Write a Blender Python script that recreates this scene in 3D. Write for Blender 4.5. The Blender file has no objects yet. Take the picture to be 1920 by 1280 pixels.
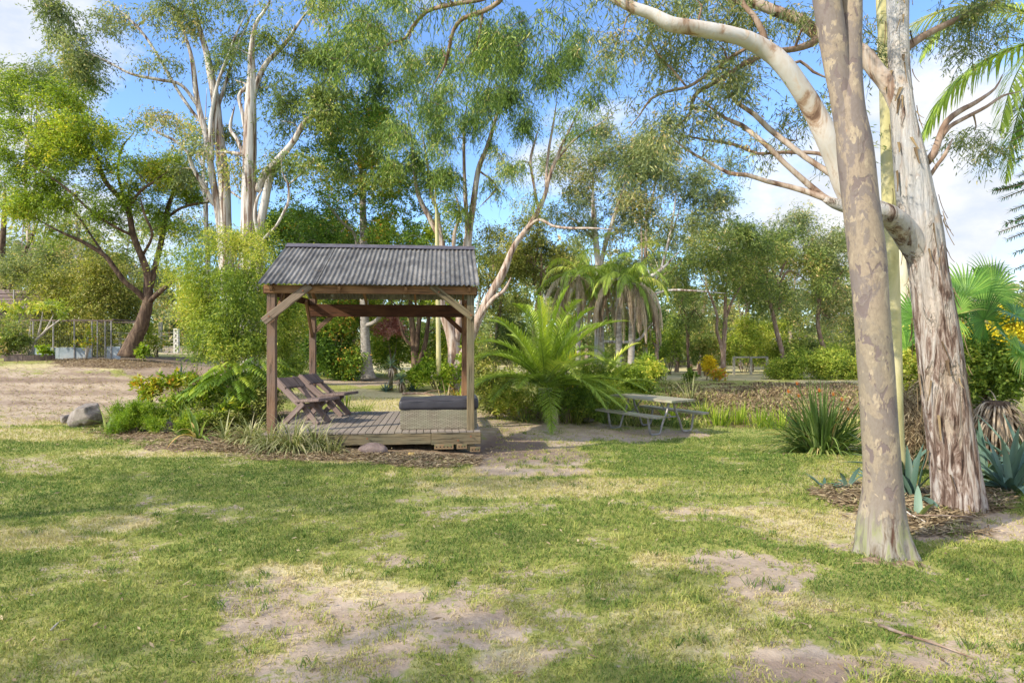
import bpy, bmesh, math, random
import numpy as np
from mathutils import Vector, Matrix
R = math.radians
F = 1170.0      # focal length in photograph pixels (1920 wide)
EYE = 1.65      # camera height
scn = bpy.context.scene
col = scn.collection
rs = np.random.RandomState(7)
random.seed(7)

# ---------------------------------------------------------------- sun direction
SUN_AZ_VEC = np.array([-0.86, -0.51]); SUN_AZ_VEC /= np.linalg.norm(SUN_AZ_VEC)
SUN_EL = R(33)
SUN = np.array([SUN_AZ_VEC[0]*math.cos(SUN_EL), SUN_AZ_VEC[1]*math.cos(SUN_EL), math.sin(SUN_EL)])

# ---------------------------------------------------------------- noise
def _h(ix, iy, iz, seed):
    n = (ix.astype(np.int64)*374761393 + iy.astype(np.int64)*668265263 + iz.astype(np.int64)*2147483647 + seed*974634777) & 0x7fffffff
    n = ((n ^ (n >> 13))*1274126177) & 0x7fffffff
    n = n ^ (n >> 16)
    return (n & 0xffff)/65535.0
def vnoise(x, y, z=None, seed=0):
    x = np.asarray(x, float); y = np.asarray(y, float)
    z = np.zeros_like(x) if z is None else np.asarray(z, float)
    ix, iy, iz = np.floor(x), np.floor(y), np.floor(z)
    fx, fy, fz = x-ix, y-iy, z-iz
    fx, fy, fz = [t*t*(3-2*t) for t in (fx, fy, fz)]
    r = 0
    for a in (0, 1):
        for b in (0, 1):
            for c in (0, 1):
                w = (fx if a else 1-fx)*(fy if b else 1-fy)*(fz if c else 1-fz)
                r = r + w*_h(ix+a, iy+b, iz+c, seed)
    return r
def fbm(x, y, z=None, oct=4, seed=0):
    s = 0; a = 1; t = 0
    for o in range(oct):
        k = 2.03**o
        s = s + a*vnoise(np.asarray(x)*k, np.asarray(y)*k, None if z is None else np.asarray(z)*k, seed+o*17)
        t += a; a *= 0.5
    return s/t

# ---------------------------------------------------------------- pixels <-> world
def P(px, py, Y): return np.array([(px-960)/F*Y, Y, EYE+(640-py)/F*Y])
_ctrl = []
for Y in (-30, -12, -5, 0, 3, 5, 7, 8.6):
    for x in (-30, -14, -8, -4, 0, 4, 8, 14, 30): _ctrl.append((x, Y, 0.0))
for px, py, Y in [(60,800,11.5),(300,815,11),(0,780,13),(0,740,15),(0,680,19.5),(-300,680,19.5),(120,673,20),(240,665,20.5),(250,722,16),(330,690,21),
    (330,664,30),(350,657,40),(100,650,45),(0,650,35),(-400,660,30),(480,800,11),(480,780,12.5),(650,765,15),(650,737,18),(690,709,22),(760,730,20),(850,727,20),(560,702,24),
    (900,852,9.9),(750,868,8.6),(1000,850,10.5),(1000,790,13.2),(1000,777,15),(1100,800,13.5),(1250,820,13.1),(1160,806,14.5),(1400,825,12.5),
    (1550,835,11.5),(1300,795,16),(1500,800,15),(1300,770,19),(1500,770,19),(1650,770,19),(1300,746,22),(1550,746,22),(1700,746,22),(1250,737,24),(1100,760,18),(1100,725,24),
    (1250,713,26),(1400,712,26),(1550,715,26),(1700,714,26),(1250,704,32),(1450,704,32),(1350,692,50),(1000,705,30),(800,692,35),(1000,690,50),(600,680,45),
    (1850,950,6.3),(1850,880,8),(1850,800,12),(1800,735,22),(2200,735,22)]:
    p = P(px, py, Y); _ctrl.append((p[0], p[1], p[2]))
for Y, z in ((90, -0.1), (180, -.2), (400, 0)):
    for k in range(-5, 6): _ctrl.append((k*Y*.25, Y, z+(.8 if k < -1 and Y < 100 else 0)))
_ctrl = np.array(_ctrl)
_sg = 0.085*np.maximum(_ctrl[:, 1], 0)+0.55
_sg[_ctrl[:, 1] <= 0] = 4
def ghz(x, y):
    x = np.atleast_1d(np.asarray(x, float)); y = np.atleast_1d(np.asarray(y, float))
    out = np.zeros(len(x))
    for i in range(0, len(x), 20000):
        xs, ys = x[i:i+20000, None], y[i:i+20000, None]
        d2 = (xs-_ctrl[None, :, 0])**2+(ys-_ctrl[None, :, 1])**2
        w = np.exp(-d2/(2*_sg[None]**2)) + 1e-5/(1+d2/4)**2
        out[i:i+20000] = (w*_ctrl[None, :, 2]).sum(1)/w.sum(1)
    return out
def gz(x, y): return float(ghz(x, y)[0])
def at(px, Y, dz=0.0):
    x = (px-960)/F*Y
    return np.array([x, Y, gz(x, Y)+dz])

# ---------------------------------------------------------------- mesh builder
class MB:
    def __init__(s): s.v = []; s.f = []; s.n = 0; s.r = []
    def add(s, v, f, r=None):
        v = np.asarray(v, float).reshape(-1, 3)
        s.v.append(v); s.f.append(np.asarray(f, int)+s.n)
        s.r.append(np.full(len(v), 0.5) if r is None else (np.full(len(v), float(r)) if np.isscalar(r) else np.asarray(r, float)))
        s.n += len(v)
    def build(s, name, mat, parent=None, smooth=True, loc=None):
        me = bpy.data.meshes.new(name)
        if s.n:
            v = np.concatenate(s.v)
            if loc is not None: v = v-np.asarray(loc)
            me.vertices.add(len(v)); me.vertices.foreach_set('co', v.ravel())
            loops = np.concatenate([f.ravel() for f in s.f])
            sizes = np.concatenate([np.full(f.shape[0], f.shape[1]) for f in s.f])
            me.loops.add(len(loops)); me.loops.foreach_set('vertex_index', loops.astype(np.int32))
            me.polygons.add(len(sizes))
            st = np.concatenate([[0], np.cumsum(sizes)[:-1]])
            me.polygons.foreach_set('loop_start', st.astype(np.int32))
            me.polygons.foreach_set('loop_total', sizes.astype(np.int32))
            me.polygons.foreach_set('use_smooth', np.full(len(sizes), smooth))
            a = me.attributes.new('rnd', 'FLOAT', 'POINT'); a.data.foreach_set('value', np.concatenate(s.r).astype(np.float32))
            me.update(calc_edges=True)
        if mat: me.materials.append(mat)
        o = bpy.data.objects.new(name, me); col.objects.link(o)
        if parent: o.parent = parent
        if loc is not None and parent is None: o.location = loc
        return o
def tag(o, label, cat, group=None, kind=None):
    o['label'] = label; o['category'] = cat
    if group: o['group'] = group
    if kind: o['kind'] = kind
    return o
def thing(name, label, cat, loc=(0, 0, 0), rz=0, group=None):
    o = bpy.data.objects.new(name, None); col.objects.link(o)
    o.location = loc; o.rotation_euler.z = rz; o.empty_display_size = .2
    return tag(o, label, cat, group)
def copy_tree(o, parent=None):
    c = o.copy(); col.objects.link(c)
    if parent: c.parent = parent
    for ch in list(o.children): copy_tree(ch, c)
    return c

def nrm(v):
    v = np.asarray(v, float); l = np.linalg.norm(v, axis=-1, keepdims=True); return v/np.maximum(l, 1e-9)
def spline(pts, step=None, n=None):
    """Catmull-Rom through rows of any width"""
    p = np.asarray(pts, float)
    if len(p) < 3 and n is None and step is None: return p
    q = np.vstack([2*p[0]-p[1], p, 2*p[-1]-p[-2]])
    out = []
    for i in range(len(p)-1):
        a, b, c, d = q[i:i+4]
        L = np.linalg.norm((c-b)[:3]); m = n if n else max(2, int(math.ceil(L/step)))
        for k in range(m):
            t = k/m
            out.append(.5*((2*b)+(-a+c)*t+(2*a-5*b+4*c-d)*t*t+(-a+3*b-3*c+d)*t**3))
    out.append(p[-1]); return np.array(out)
def tube(mb, pts, rad, sides=8, cap=True, r=None, disp=None):
    pts = np.asarray(pts, float); n = len(pts)
    rad = np.full(n, float(rad)) if np.isscalar(rad) else np.asarray(rad, float)
    t = np.zeros_like(pts); t[1:-1] = pts[2:]-pts[:-2]; t[0] = pts[1]-pts[0]; t[-1] = pts[-1]-pts[-2]
    t = nrm(t)
    u = np.cross(t[0], [0, 0, 1.0]) if abs(t[0][2]) < .9 else np.cross(t[0], [0, 1.0, 0])
    u = nrm(u); U = []
    for i in range(n):
        u = u-t[i]*np.dot(u, t[i]); u = nrm(u); U.append(u)
    U = np.array(U); W = np.cross(t, U)
    a = np.arange(sides)*2*math.pi/sides
    rr = rad[:, None]*np.ones(sides)[None]
    if disp is not None: rr = disp(pts, rr, a)
    v = pts[:, None]+rr[..., None]*(np.cos(a)[None, :, None]*U[:, None]+np.sin(a)[None, :, None]*W[:, None])
    i = np.arange(n-1)[:, None]*sides; j = np.arange(sides)[None]; j2 = (j+1) % sides
    f = np.stack([i+j, i+j2, i+sides+j2, i+sides+j], -1).reshape(-1, 4)
    rv = None if r is None else (r if np.isscalar(r) else np.repeat(np.asarray(r), sides))
    mb.add(v.reshape(-1, 3), f, rv)
    if cap:
        mb.f.append(np.array([list(range(sides))])[:, ::-1]+mb.n-n*sides)
        mb.f.append(np.array([list(range(sides))])+mb.n-sides)

def box_mesh(sx, sy, sz, bev=0.006, seg=1):
    bm = bmesh.new(); bmesh.ops.create_cube(bm, size=1)
    bmesh.ops.scale(bm, vec=(sx, sy, sz), verts=bm.verts)
    if bev > 0: bmesh.ops.bevel(bm, geom=bm.edges[:], offset=bev, segments=seg, affect='EDGES', profile=.6)
    return bm
def obj_bm(name, bm, mat, parent=None, smooth=False):
    me = bpy.data.meshes.new(name); bm.to_mesh(me); bm.free()
    me.materials.append(mat)
    if smooth:
        for p in me.polygons: p.use_smooth = True
    o = bpy.data.objects.new(name, me); col.objects.link(o)
    if parent: o.parent = parent
    return o
def rough(bm, amt, sc=6, seed=3):
    co = np.array([v.co[:] for v in bm.verts])
    n = fbm(co[:, 0]*sc, co[:, 1]*sc, co[:, 2]*sc, 3, seed)-.5
    m = fbm(co[:, 0]*sc+9, co[:, 1]*sc, co[:, 2]*sc, 3, seed+5)-.5
    for v, a, b in zip(bm.verts, n, m): v.co.x += a*amt; v.co.y += b*amt; v.co.z += (a-b)*amt*.5
def beam(name, p0, p1, w, h, mat, parent, up=(0, 0, 1), bev=.006, wob=.0):
    """timber from p0 to p1; local Z is the grain, w across, h along 'up'"""
    p0, p1 = Vector(p0), Vector(p1); d = p1-p0; L = d.length
    bm = box_mesh(w, h, L, bev)
    if wob:
        n = max(2, int(L/.12))
        es = [e for e in bm.edges if abs(e.verts[0].co.z-e.verts[1].co.z) > L*.8]
        bmesh.ops.subdivide_edges(bm, edges=es, cuts=n, use_grid_fill=True)
        rough(bm, wob, 5, int(L*1000) % 97)
    bmesh.ops.translate(bm, vec=(0, 0, L/2), verts=bm.verts)
    o = obj_bm(name, bm, mat, parent)
    z = d.normalized(); upv = Vector(up)
    if abs(z.dot(upv)) > .98: upv = Vector((0, 1, 0))
    x = upv.cross(z).normalized(); y = z.cross(x)
    m = Matrix((x, y, z)).transposed().to_4x4(); m.translation = p0
    o.matrix_local = m
    return o
# ---------------------------------------------------------------- materials
def newmat(name):
    m = bpy.data.materials.new(name); m.use_nodes = True
    nt = m.node_tree; nt.nodes.clear()
    out = nt.nodes.new('ShaderNodeOutputMaterial')
    return m, nt, out
class N:
    def __init__(s, nt): s.nt = nt
    def node(s, t, **k):
        n = s.nt.nodes.new(t)
        for a, b in k.items(): setattr(n, a, b)
        return n
    def link(s, a, b): s.nt.links.new(a, b)
    def coord(s, kind='Object', scale=(1, 1, 1), rot=(0, 0, 0), loc=(0, 0, 0)):
        t = s.node('ShaderNodeTexCoord'); m = s.node('ShaderNodeMapping')
        m.inputs['Scale'].default_value = scale; m.inputs['Rotation'].default_value = rot; m.inputs['Location'].default_value = loc
        s.link(t.outputs[kind], m.inputs[0]); return m.outputs[0]
    def noise(s, vec, scale, detail=4, rough=.55, dist=0):
        n = s.node('ShaderNodeTexNoise'); n.inputs['Scale'].default_value = scale; n.inputs['Detail'].default_value = detail
        n.inputs['Roughness'].default_value = rough; n.inputs['Distortion'].default_value = dist
        s.link(vec, n.inputs['Vector']); return n.outputs['Fac']
    def voro(s, vec, scale, feat='F1', out='Distance'):
        n = s.node('ShaderNodeTexVoronoi', feature=feat); n.inputs['Scale'].default_value = scale
        s.link(vec, n.inputs['Vector']); return n.outputs[out]
    def ramp(s, fac, stops, interp='LINEAR'):
        n = s.node('ShaderNodeValToRGB'); cr = n.color_ramp; cr.interpolation = interp
        while len(cr.elements) < len(stops): cr.elements.new(.5)
        for e, (p, c) in zip(cr.elements, stops):
            e.position = p; e.color = (c, c, c, 1) if np.isscalar(c) else (c[0], c[1], c[2], 1)
        s.link(fac, n.inputs[0]); return n.outputs[0]
    def mix(s, fac, a, b, blend='MIX'):
        n = s.node('ShaderNodeMix', data_type='RGBA', blend_type=blend)
        for v, i in ((fac, n.inputs[0]), (a, n.inputs[6]), (b, n.inputs[7])):
            if isinstance(v, bpy.types.NodeSocket): s.link(v, i)
            elif np.isscalar(v): i.default_value = v if i == n.inputs[0] else (v, v, v, 1)
            else: i.default_value = (v[0], v[1], v[2], 1)
        return n.outputs[2]
    def math(s, op, a, b=0.0, clamp=False):
        n = s.node('ShaderNodeMath', operation=op); n.use_clamp = clamp
        for v, i in ((a, n.inputs[0]), (b, n.inputs[1])):
            if isinstance(v, bpy.types.NodeSocket): s.link(v, i)
            else: i.default_value = v
        return n.outputs[0]
    def attr(s, name):
        n = s.node('ShaderNodeAttribute'); n.attribute_name = name; return n.outputs['Fac']
    def bump(s, h, strength=.5, dist=.01):
        n = s.node('ShaderNodeBump'); n.inputs['Strength'].default_value = strength; n.inputs['Distance'].default_value = dist
        s.link(h, n.inputs['Height']); return n.outputs[0]
    def pbr(s, color, rough=.8, normal=None, metal=0, spec=.3):
        n = s.node('ShaderNodeBsdfPrincipled')
        for v, k in ((color, 'Base Color'), (rough, 'Roughness')):
            if isinstance(v, bpy.types.NodeSocket): s.link(v, n.inputs[k])
            elif np.isscalar(v): n.inputs[k].default_value = v
            else: n.inputs[k].default_value = (v[0], v[1], v[2], 1)
        n.inputs['Metallic'].default_value = metal; n.inputs['Specular IOR Level'].default_value = spec
        if normal is not None: s.link(normal, n.inputs['Normal'])
        return n.outputs[0]

def leafmat(name, stops, trans=.38, rough=.55, tint=(1.15, 1.2, .5), br=(1, 1, 1)):
    stops = [(p, tuple(min(.85, a*b) for a, b in zip(c, br))) for p, c in stops]
    m, nt, out = newmat(name); n = N(nt)
    c = n.ramp(n.attr('rnd'), stops)
    b = n.pbr(c, rough, spec=.3)
    t = n.node('ShaderNodeBsdfTranslucent'); n.link(n.mix(1, c, tint, 'MULTIPLY'), t.inputs[0])
    x = n.node('ShaderNodeMixShader'); x.inputs[0].default_value = trans
    n.link(b, x.inputs[1]); n.link(t.outputs[0], x.inputs[2]); n.link(x.outputs[0], out.inputs[0])
    return m
def g(a, b, c): return (a, b, c)
LM = {
 'gum': leafmat('gum_leaves', [(0, g(.05,.085,.03)), (.35, g(.1,.16,.045)), (.7, g(.19,.25,.07)), (.93, g(.3,.32,.1)), (1, g(.42,.34,.2))], br=(2.05, 1.75, 1.6)),
 'gumdroop': leafmat('drooping_gum_leaves', [(0, g(.04,.085,.03)), (.4, g(.085,.17,.045)), (.8, g(.17,.27,.075)), (1, g(.3,.36,.17))], br=(2.2, 1.7, 1.35)),
 'graygum': leafmat('grey_gum_leaves', [(0, g(.08,.11,.06)), (.4, g(.16,.2,.09)), (.75, g(.27,.29,.13)), (.93, g(.37,.33,.17)), (1, g(.45,.33,.18))], br=(1.65, 1.6, 1.5)),
 'lime': leafmat('lime_leaves', [(0, g(.08,.14,.02)), (.35, g(.18,.27,.03)), (.75, g(.33,.4,.05)), (1, g(.5,.48,.1))], .4, br=(1.5, 1.35, 1.6)),
 'olive': leafmat('olive_leaves', [(0, g(.06,.075,.015)), (.4, g(.15,.18,.03)), (.8, g(.3,.31,.05)), (1, g(.42,.36,.1))], .35, br=(1.45, 1.4, 1.8)),
 'dark': leafmat('dark_leaves', [(0, g(.025,.06,.01)), (.5, g(.06,.13,.02)), (.9, g(.14,.22,.03)), (.98, g(.2,.23,.03)), (1, g(.28,.18,.04))], .3, br=(2.5, 2.05, 1.7)),
 'acacia': leafmat('acacia_leaves', [(0, g(.05,.1,.015)), (.4, g(.13,.23,.025)), (.8, g(.27,.37,.05)), (1, g(.42,.4,.08))], .42, br=(2.15, 1.7, 1.5)),
 'bright': leafmat('bright_leaves', [(0, g(.06,.16,.01)), (.5, g(.16,.34,.02)), (1, g(.32,.5,.05))], .4, br=(1.6, 1.12, 1.4)),
 'glossy': leafmat('glossy_leaves', [(0, g(.03,.1,.015)), (.5, g(.07,.22,.03)), (1, g(.16,.36,.05))], .3, .45, br=(2.3, 1.2, .9)),
 'palm': leafmat('palm_leaflets', [(0, g(.07,.13,.03)), (.4, g(.14,.25,.06)), (.8, g(.26,.38,.11)), (1, g(.4,.42,.15))], .35, .42, br=(2.3, 1.8, 1.2)),
 'deadpalm': leafmat('dead_palm_leaflets', [(0, g(.16,.11,.07)), (.5, g(.52,.42,.3)), (1, g(.8,.68,.54))], .35, .8, (1, .9, .7)),
 'fan': leafmat('fan_palm_blades', [(0, g(.03,.1,.02)), (.5, g(.07,.22,.035)), (.85, g(.16,.36,.06)), (1, g(.3,.4,.12))], .35, .4, br=(1.9, 1.35, 1.5)),
 'agave': leafmat('agave_skin', [(0, g(.05,.095,.065)), (.5, g(.11,.18,.135)), (.9, g(.2,.28,.2)), (1, g(.3,.38,.12))], .08, .5),
 'strap': leafmat('strap_leaves', [(0, g(.06,.1,.03)), (.5, g(.13,.22,.05)), (.85, g(.24,.33,.1)), (.95, g(.42,.38,.18)), (1, g(.5,.3,.08))], .32, br=(1.5, 1.35, 1.3)),
 'variegated': leafmat('variegated_straps', [(0, g(.13,.16,.05)), (.45, g(.3,.33,.13)), (.8, g(.5,.48,.25)), (1, g(.6,.52,.33))], .3),
 'yellow': leafmat('yellow_flower_mass', [(0, g(.28,.3,.02)), (.4, g(.62,.5,.02)), (1, g(.85,.62,.03))], .3),
 'red': leafmat('pink_foliage', [(0, g(.4,.14,.1)), (.5, g(.68,.32,.26)), (1, g(.8,.5,.42))], .3, .6, (1.1, .8, .7)),
 'drystem': leafmat('dry_stalks', [(0, g(.12,.08,.045)), (.5, g(.3,.22,.12)), (1, g(.5,.4,.24))], .15, .8, (1, .9, .7)),
 'orange': leafmat('orange_petals', [(0, g(.8,.2,.03)), (1, g(.9,.35,.05))], .3, .5, (1, .7, .4)),
 'pine': leafmat('pine_needles', [(0, g(.03,.12,.02)), (.6, g(.07,.24,.04)), (1, g(.2,.4,.08))], .2, .5),
 'croton': leafmat('croton_leaves', [(0, g(.12,.25,.02)), (.5, g(.4,.42,.03)), (.75, g(.65,.45,.03)), (1, g(.7,.2,.04))], .3),
}
def grassmat():
    m, nt, out = newmat('grass_blades'); n = N(nt)
    c = n.ramp(n.attr('rnd'), [(0, g(.09,.17,.03)), (.25, g(.21,.28,.055)), (.5, g(.4,.41,.1)), (.72, g(.5,.44,.17)), (1, g(.64,.54,.3))])
    b = n.pbr(c, .7, spec=.2)
    t = n.node('ShaderNodeBsdfTranslucent'); n.link(c, t.inputs[0])
    x = n.node('ShaderNodeMixShader'); x.inputs[0].default_value = .3
    n.link(b, x.inputs[1]); n.link(t.outputs[0], x.inputs[2]); n.link(x.outputs[0], out.inputs[0]); return m
M_GRASS = grassmat()

def woodmat(name, c1, c2, c3, sc=1.0, rough=.85):
    m, nt, out = newmat(name); n = N(nt)
    v = n.coord('Object', (14*sc, 14*sc, .9*sc)); w = n.coord('Object', (2.5, 2.5, 1.2))
    a = n.noise(v, 3, 6, .6, .6); b = n.noise(w, 1.7, 3, .5)
    c = n.mix(n.ramp(a, [(.3, 0), (.7, 1)]), c1, c2)
    c = n.mix(n.ramp(b, [(.42, 0), (.62, 1)]), c, c3)
    crack = n.ramp(n.noise(n.coord('Object', (40*sc, 40*sc, 1.2*sc)), 1.6, 3, .6, .4), [(.36, 0), (.43, 1)])
    c = n.mix(n.math('MULTIPLY', n.math('SUBTRACT', 1, crack), .75), c, (.02, .014, .01))
    h = n.math('ADD', n.math('MULTIPLY', a, .6), crack)
    n.link(n.pbr(c, rough, n.bump(h, .6, .006), spec=.2), out.inputs[0]); return m
M_WOOD_RED = woodmat('red_brown_timber', (.17, .095, .06), (.27, .17, .11), (.19, .13, .1))
M_WOOD_DARK = woodmat('dark_oiled_timber', (.085, .035, .018), (.13, .06, .03), (.07, .03, .018))
M_WOOD_OLIVE = woodmat('weathered_olive_timber', (.14, .105, .06), (.25, .2, .12), (.15, .135, .085))
M_WOOD_BR = woodmat('brown_rafter_timber', (.22, .11, .05), (.33, .19, .1), (.17, .09, .05))
M_WOOD_CHAIR = woodmat('weathered_chair_timber', (.15, .105, .09), (.3, .225, .195), (.16, .12, .11))
M_WOOD_GREY = woodmat('silver_grey_timber', (.27, .25, .19), (.42, .39, .31), (.33, .32, .26))
def deckmat():
    m, nt, out = newmat('decking_timber'); n = N(nt)
    a = n.noise(n.coord('Object', (30, 1.2, 30)), 2, 5, .6, .3); b = n.noise(n.coord('Object', (1, 1, 1)), 2.3, 4, .6)
    c = n.mix(a, (.2, .16, .13), (.42, .36, .31)); c = n.mix(n.ramp(b, [(.4, 0), (.7, .6)]), c, (.3, .27, .2))
    c = n.mix(n.ramp(n.attr('rnd'), [(0, .45), (1, 0)]), c, (.16, .13, .11))
    n.link(n.pbr(c, .8, n.bump(a, .4, .004)), out.inputs[0]); return m
M_DECK = deckmat()
def roofmat():
    m, nt, out = newmat('weathered_roof_iron'); n = N(nt)
    a = n.noise(n.coord('Object', (1, .35, 1)), 3.2, 6, .65, .4); b = n.noise(n.coord('Object', (9, 1.5, 1)), 3, 4, .6)
    d = n.noise(n.coord('Object', (1, 1, 1)), 45, 2, .6)
    c = n.ramp(a, [(.3, (.06, .057, .055)), (.5, (.12, .115, .108)), (.72, (.22, .21, .195))])
    c = n.mix(n.ramp(b, [(.5, 0), (.75, .5)]), c, (.3, .3, .29))
    c = n.mix(n.ramp(d, [(.66, 0), (.74, .7)]), c, (.3, .26, .19))
    c = n.mix(n.ramp(n.noise(n.coord('Object', (1, .25, .25), loc=(4, 0, 0)), 7, 5, .7, .3), [(.6, 0), (.72, .55)]), c, (.2, .13, .09))
    n.link(n.pbr(c, .7, n.bump(b, .25, .004), 0), out.inputs[0]); return m
M_ROOF = roofmat()

def plain(name, c, rough=.6, metal=0, var=.25, sc=8, bump=.2):
    m, nt, out = newmat(name); n = N(nt)
    a = n.noise(n.coord('Object'), sc, 5, .6)
    cc = n.mix(n.ramp(a, [(.3, 0), (.7, 1)]), [x*(1-var) for x in c], [x*(1+var) for x in c])
    n.link(n.pbr(cc, rough, n.bump(a, bump, .004), metal), out.inputs[0]); return m
M_STEEL = plain('weathered_steel_tube', (.3, .28, .26), .5, .35)
M_CUSH = plain('charcoal_cushion_vinyl', (.05, .048, .058), .42, 0, .2, 5, .3)
M_RUST = plain('rusty_iron', (.25, .1, .05), .8)
M_WHITE = plain('chalky_white_paint', (.62, .6, .55), .7)
M_PINKROOF = plain('faded_pink_tiles', (.5, .2, .17), .8, 0, .3, 12)

def wickermat():
    m, nt, out = newmat('grey_wicker'); n = N(nt)
    br = n.node('ShaderNodeTexBrick'); br.inputs['Scale'].default_value = 1
    br.inputs['Brick Width'].default_value = .07; br.inputs['Row Height'].default_value = .02; br.inputs['Mortar Size'].default_value = .004
    br.inputs['Color1'].default_value = (.25, .21, .15, 1); br.inputs['Color2'].default_value = (.36, .31, .23, 1); br.inputs['Mortar'].default_value = (.07, .06, .045, 1)
    t = n.node('ShaderNodeTexCoord'); sx = n.node('ShaderNodeSeparateXYZ'); n.link(t.outputs['Object'], sx.inputs[0])
    cx = n.node('ShaderNodeCombineXYZ'); n.link(n.math('ADD', sx.outputs[0], sx.outputs[1]), cx.inputs[0]); n.link(sx.outputs[2], cx.inputs[1])
    n.link(cx.outputs[0], br.inputs['Vector'])
    b = n.noise(t.outputs['Object'], 3, 4)
    c = n.mix(n.ramp(b, [(.35, 0), (.7, .5)]), br.outputs['Color'], (.25, .26, .17))
    n.link(n.pbr(c, .6, n.bump(br.outputs['Fac'], -.6, .004)), out.inputs[0]); return m
M_WICKER = wickermat()
def brickmat():
    m, nt, out = newmat('cream_brick'); n = N(nt)
    a = n.noise(n.coord('Object'), 14, 4)
    n.link(n.pbr(n.ramp(a, [(.35, (.2, .17, .1)), (.5, (.24, .15, .08)), (.65, (.13, .14, .07))]), .9, n.bump(a, .4, .004)), out.inputs[0]); return m
M_BRICK = brickmat()
def rockmat(name, c1, c2, c3):
    m, nt, out = newmat(name); n = N(nt)
    a = n.noise(n.coord('Object'), 5, 7, .65, .3); b = n.noise(n.coord('Object'), 22, 4, .6)
    c = n.mix(n.ramp(a, [(.38, 0), (.6, 1)]), c1, c2); c = n.mix(n.ramp(b, [(.5, 0), (.7, .7)]), c, c3)
    n.link(n.pbr(c, .9, n.bump(n.math('ADD', a, n.math('MULTIPLY', b, .4)), .8, .02)), out.inputs[0]); return m
M_ROCK = rockmat('grey_boulder_stone', (.15, .125, .105), (.26, .225, .195), (.32, .29, .25))
M_ROCKR = rockmat('smooth_brown_stone', (.17, .12, .105), (.25, .185, .16), (.28, .22, .19))
M_ROCKD = rockmat('dark_lava_stone', (.1, .07, .075), (.17, .12, .13), (.2, .16, .15))
def galv():
    m, nt, out = newmat('galvanised_sheet'); n = N(nt)
    a = n.noise(n.coord('Object'), 2.2, 5, .6); b = n.noise(n.coord('Object', (1, 1, .6)), 1.3, 3, .6, .5)
    c = n.ramp(a, [(.35, (.22, .27, .3)), (.5, (.33, .38, .42)), (.7, (.42, .44, .45))])
    c = n.mix(n.ramp(b, [(.6, 0), (.66, 1)]), c, (.26, .11, .05))
    n.link(n.pbr(c, .5, None, .3), out.inputs[0]); return m
M_GALV = galv()

def bark_spotted():
    m, nt, out = newmat('spotted_smooth_bark'); n = N(nt)
    v = n.coord('Object', (1, 1, .55))
    a = n.noise(v, 4.8, 8, .64, .7)
    base = n.mix(n.ramp(a, [(.505, 0), (.53, 1)]), (.19, .157, .143), (.29, .23, .172))
    base = n.mix(n.ramp(n.noise(n.coord('Object', (1, 1, .5), loc=(3, 1, 5)), 1.3, 3), [(.42, 0), (.6, .6)]), base, (.27, .23, .155))
    s1 = n.ramp(n.noise(n.coord('Object', (1, 1, .5), loc=(7, 2, 1)), 11, 5, .55, .4), [(.58, 0), (.605, 1)])
    base = n.mix(s1, base, (.37, .3, .215))
    s2 = n.ramp(n.noise(n.coord('Object', (1, 1, .5), loc=(1, 8, 2)), 13, 5, .55, .6), [(.59, 0), (.62, 1)])
    base = n.mix(s2, base, (.16, .125, .12))
    s3 = n.ramp(n.noise(n.coord('Object', (1, 1, .7), loc=(4, 4, 9)), 5.2, 4, .6, .2), [(.73, 0), (.745, 1)])
    base = n.mix(s3, base, (.42, .13, .04))
    fine = n.noise(v, 60, 4, .7)
    base = n.mix(n.ramp(fine, [(.35, .4), (.6, 0)]), base, (.14, .105, .08))
    scar = n.noise(n.coord('Object', (1, 1, .22), loc=(2, 2, 2)), 16, 6, .7, 1.0); base = n.mix(n.ramp(scar, [(.3, .55), (.4, 0)]), base, (.1, .07, .05))
    # flaky greyer butt of the trunk
    sx = n.node('ShaderNodeSeparateXYZ'); t = n.node('ShaderNodeTexCoord'); n.link(t.outputs['Object'], sx.inputs[0])
    st = n.noise(n.coord('Object', (1, 1, .18)), 13, 5, .6, .5)
    low = n.ramp(n.math('ADD', sx.outputs[2], n.math('MULTIPLY', st, .25)), [(.3, 1), (.55, 0)])
    butt = n.ramp(st, [(.36, (.09, .045, .03)), (.42, (.17, .14, .1)), (.5, (.28, .25, .21)), (.58, (.24, .25, .12)), (.66, (.15, .13, .12))])
    base = n.mix(low, base, butt)
    h = n.math('ADD', n.math('MULTIPLY', a, .25), n.math('ADD', n.math('MULTIPLY', s2, -.4), n.math('MULTIPLY', n.math('MULTIPLY', st, low), 1.2)))
    n.link(n.pbr(base, .75, n.bump(n.math('ADD', h, n.math('MULTIPLY', fine, .12)), .55, .012), spec=.25), out.inputs[0]); return m
M_SPOT = bark_spotted()
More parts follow.
